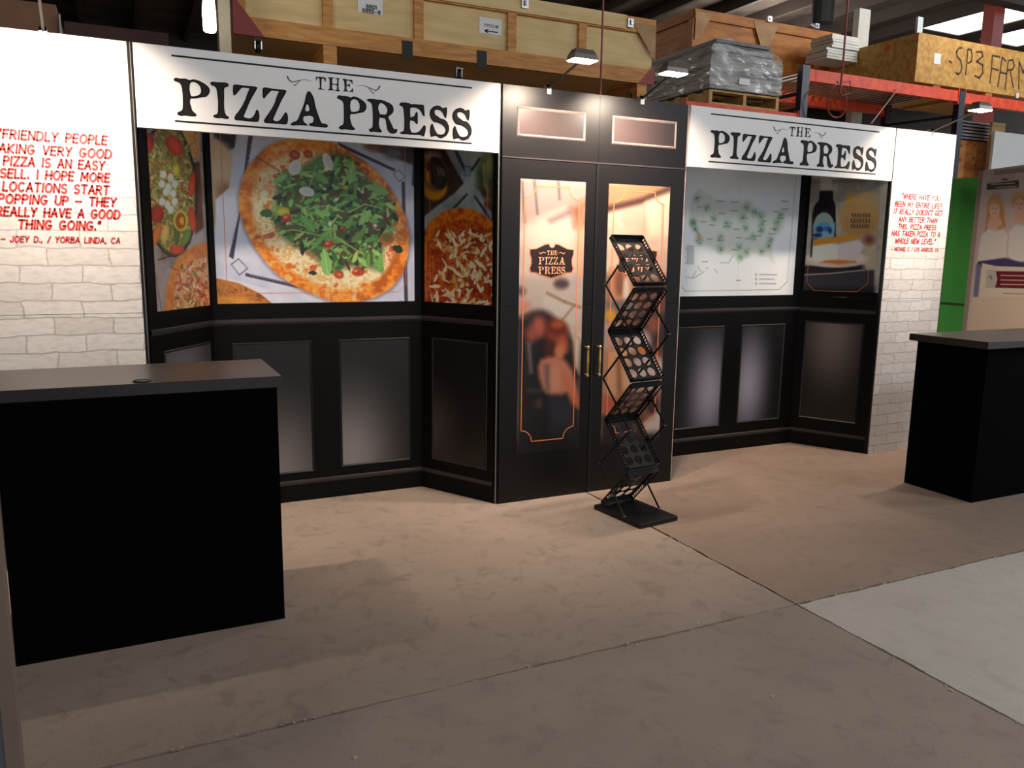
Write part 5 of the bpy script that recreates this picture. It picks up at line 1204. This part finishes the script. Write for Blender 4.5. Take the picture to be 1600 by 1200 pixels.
# shapes behind the left brick panel
sb = thing('wooden_crate', 'dim brown crate behind the left brick panel at the top left corner', 'crate', (-1.0, 3, 0), 'wooden crates on the racking')
DIMW = mat('dim_brown_board', (150, 110, 84), .8)
for u0, v0, u1, v1 in ((-60, 0, 90, 48), ): pass
p, q = PY(-80, 8, 3.0), PY(90, 45, 3.0); MB().box((p[0] + 1, 0, 2.2), (q[0] + 1, 1.0, q[2] + .17)).build('side_board', DIMW, sb)
p2_, q2_ = PY(100, 40, 3.2), PY(200, 55, 3.2); MB().box((p2_[0] + 1, .2, 2.2), (q2_[0] + 1.3, 1.2, q2_[2] + .05)).build('end_board', mat('dim_dark_board', (96, 70, 66), .8), sb)
MB().tube([(PY(92, 25, 2.95)[0] + 1, -.05, 2.2), (PY(92, 25, 2.95)[0] + 1, -.05, PY(92, 22, 2.95)[2])], .012, 6).build('corner_strip', SILVER, sb)

# ================================================================== RIGHT BACKGROUND
XG = 7.0
g0, g1 = PX(1466, 500, XG), PX(1534, 276, XG); gt = g1[2]
gp_ = thing('green_panel', 'bright green display panel beyond the right brick panel', 'display panel', (XG, g1[1], 0))
GREEN = mat('green_laminate', (84, 182, 84), .45, var=.08, scale=4)
zs = PX(1490, 475, XG)[2]
for z0, z1 in ((0, zs - .01), (zs + .01, gt)): MB().box((0, -.9, z0), (.03, .75, z1)).build('panel', GREEN, gp_)
MB().box((-.004, -.9, zs - .009), (.03, .75, zs + .009)).build('joint_strip', mat('dark_joint', (70, 80, 70), .5), gp_)
# knotty board, grey panels, white panel
YK = 3.2
p, q = PY(1494, 215, YK), PY(1556, 285, YK)
kb = tag(MB().box((p[0] - .3, YK, 0), (q[0] - .02, YK + .12, PY(1500, 218, YK)[2])).build('knotty_board', mat('knotty_pine', (190, 124, 58), .6, rgb2=(150, 86, 34), scale=4, stretch=(1, 1, 3)), None), 'knotty pine sheet standing beyond the green panel', 'board')
kk = MB()
for u, v in ((1502, 228), (1500, 250), (1523, 227), (1530, 238), (1521, 247), (1524, 258)): w = PY(u, v, YK); kk.lathe((w[0] + .3 * 0, YK - .001, w[2]), (0, -1, 0), [(0, .018), (.0006, .018)], 10)
o = kk.build('knot', mat('dark_knot', (100, 52, 22), .6), kb)
pt = PY(1500, 218, YK)[2]
cp = thing('channel_pile', 'pile of grey metal channels on top of the knotty board', 'metal channels', (PY(1500, 218, YK)[0] - .1, YK, pt))
for i in range(6):
    MB().box((rr.uniform(-.03, .03), -.02, i * .042), (.78 + rr.uniform(-.05, .05), .16, i * .042 + .012)).box((0, -.02, i * .042), (.76, -.012, i * .042 + .036)).build('channel', STEEL, cp)
p, q = PY(1537, 232, YK - .15), PY(1552, 262, YK - .15); tag(MB().box((p[0] + .1, YK - .17, 0), (q[0] + .13, YK - .13, PY(1545, 195, YK)[2])).build('pine_strip', PLY, None), 'pale plywood strip right of the knotty board', 'board')
XWp = 9.2
p, q = PY(1555, 205, 2.9), PY(1650, 275, 2.9); tag(MB().box((p[0], 2.9, .0), (q[0] + .6, 2.94, p[2])).build('backdrop_board', mat('pale_grey_panel', (206, 208, 206), .5, var=.03), None), 'pale grey panel at the right edge above the banner', 'display panel')
# women banner
Pb = Plane((6.95, .55), (6.95 - .30 * 4, .55 - .95 * 4)); 
e0 = Plane((6.75, .42), (6.75 - math.cos(math.radians(72)), .42 - math.sin(math.radians(72))))
s_l, _ = e0.sz(1526, 300); s_r = s_l + 1.0
bt = e0.sz(1537, 266)[1]
bn = thing('banner_stand', 'roll-up banner with two blonde women in white tops at the right edge', 'banner', tuple(e0.w(s_l, 0)))
invb = Matrix.Translation(-Vector(e0.w(s_l, 0)))
MB().slab(e0, s_l, s_r, 0, bt, -.012, 0).build('banner_sheet', mat('banner_grey', (172, 156, 142), .6, var=.04), bn).matrix_parent_inverse = invb
cv = Canvas(e0, s_l + .06, s_r, .35, bt - .0, 260, (196, 180, 176)); cv.crop(1500, 250, 4.286)
cv.a = cv.tex([(192, 176, 172), (206, 192, 190)], 60, 2)
cv.line([(230, 85), (480, 60)], 34, (150, 142, 134), 2)
cv.poly([(180, 160), (395, 135), (395, 185), (180, 200)], (72, 76, 64), 2)
for y, x0_, x1_ in ((163, 210, 370), (185, 240, 380)): cv.line([(x0_, y), (x1_, y - 8)], 7, (190, 190, 176), 2)
cv.ell(300, 130, 24, 8, (120, 110, 106), 0, 3)
for cx, cy, k in ((232, 330, 1), (400, 300, 1.08)):
    if k == 1:
        cv.poly([(cx - 50, cy + 180), (cx - 50, cy - 40), (cx - 20, cy - 95), (cx + 25, cy - 95), (cx + 60, cy - 40), (cx + 80, cy + 120), (cx + 40, cy + 150), (cx, cy + 100), (cx - 40, cy + 100), (cx - 80, cy + 180)], (200, 154, 108), 8); cv.line([(cx - 60, cy + 150), (cx - 40, cy)], 12, (172, 116, 74), 6, .6); cv.line([(cx + 62, cy + 110), (cx + 44, cy)], 12, (172, 116, 74), 6, .6)
    else: cv.ell(cx, cy - 30, 58, 62, (206, 168, 120), 0, 5)
    cv.poly([(cx - 24, cy + 40), (cx + 24, cy + 40), (cx + 50, cy + 100), (cx, cy + 130), (cx - 50, cy + 110)], (222, 176, 154), 5)
    cv.ell(cx, cy, 36 * k, 52 * k, (226, 184, 164), 0, 4); cv.ell(cx, cy + 14, 26, 34, (232, 190, 170), 0, 8); cv.poly([(cx - 44, cy + 20), (cx - 40, cy - 50), (cx - 8, cy - 72), (cx + 30, cy - 60), (cx + 44, cy + 10), (cx + 30, cy - 24), (cx - 4, cy - 44), (cx - 30, cy - 20)], (204, 158, 108), 4)
    for sx in (-14, 14): cv.ell(cx + sx, cy - 6, 6, 3.4, (104, 78, 70), 0, 3, .8)
    cv.ell(cx + 2, cy + 10, 4, 8, (214, 146, 118), 0, 3); cv.ell(cx, cy + 28, 12, 4, (196, 104, 96), 0, 3, .8)
cv.poly([(140, 510), (190, 460), (240, 480), (290, 460), (320, 500), (310, 680), (200, 672), (115, 690)], (226, 214, 210), 5); cv.poly([(330, 480), (380, 430), (430, 440), (520, 430), (520, 690), (380, 690), (320, 640)], (224, 216, 214), 5)
cv.poly([(120, 680), (300, 655), (400, 682), (520, 680), (520, 730), (115, 715)], (72, 66, 106), 4); cv.poly([(110, 700), (145, 700), (120, 920), (90, 920)], (120, 116, 146), 6)
cv.poly([(150, 690), (240, 710), (520, 720), (520, 1000), (120, 1000)], (222, 208, 190), 2); cv.poly([(80, 918), (520, 918), (520, 1500), (40, 1500)], (216, 198, 178), 2)
cv.poly([(240, 744), (520, 748), (520, 862), (235, 855), (250, 800)], (110, 34, 46), 2); cv.poly([(180, 735), (240, 737), (250, 800), (232, 858), (172, 855)], (190, 186, 178), 2)
for y in (773, 803, 832): cv.line([(272, y), (470, y + 4)], 8, (206, 170, 166), 2)
cv.line([(195, 790), (205, 776), (216, 790), (206, 802)], 6, (100, 98, 94), 2); cv.line([(290, 893), (440, 898)], 6, (150, 140, 140), 2)
cv.build('banner_print', bn, .0015, 1.3).matrix_parent_inverse = invb
MB().slab(e0, s_l - .03, s_r + .03, 0, .09, -.09, .09).build('banner_base', STEEL, bn).matrix_parent_inverse = invb

# upright edge close to the camera at the left
pc = PY(25, 1046, -2.9); pe = PY(30, 1200, -2.9)
nb = thing('panel_edge', 'blurred beige panel edge at the very left bottom of the frame', 'display panel', (pc[0] - .003, -2.9, 0))
MB().box((-.020, -.012, 0), (0, .02, 2.3)).build('edge_strip', mat('beige_edge', (120, 104, 92), .6), nb)
MB().box((-.5, -.010, 0), (-.020, .016, 2.3)).build('panel', mat('grey_blue_panel', (88, 90, 98), .5), nb)
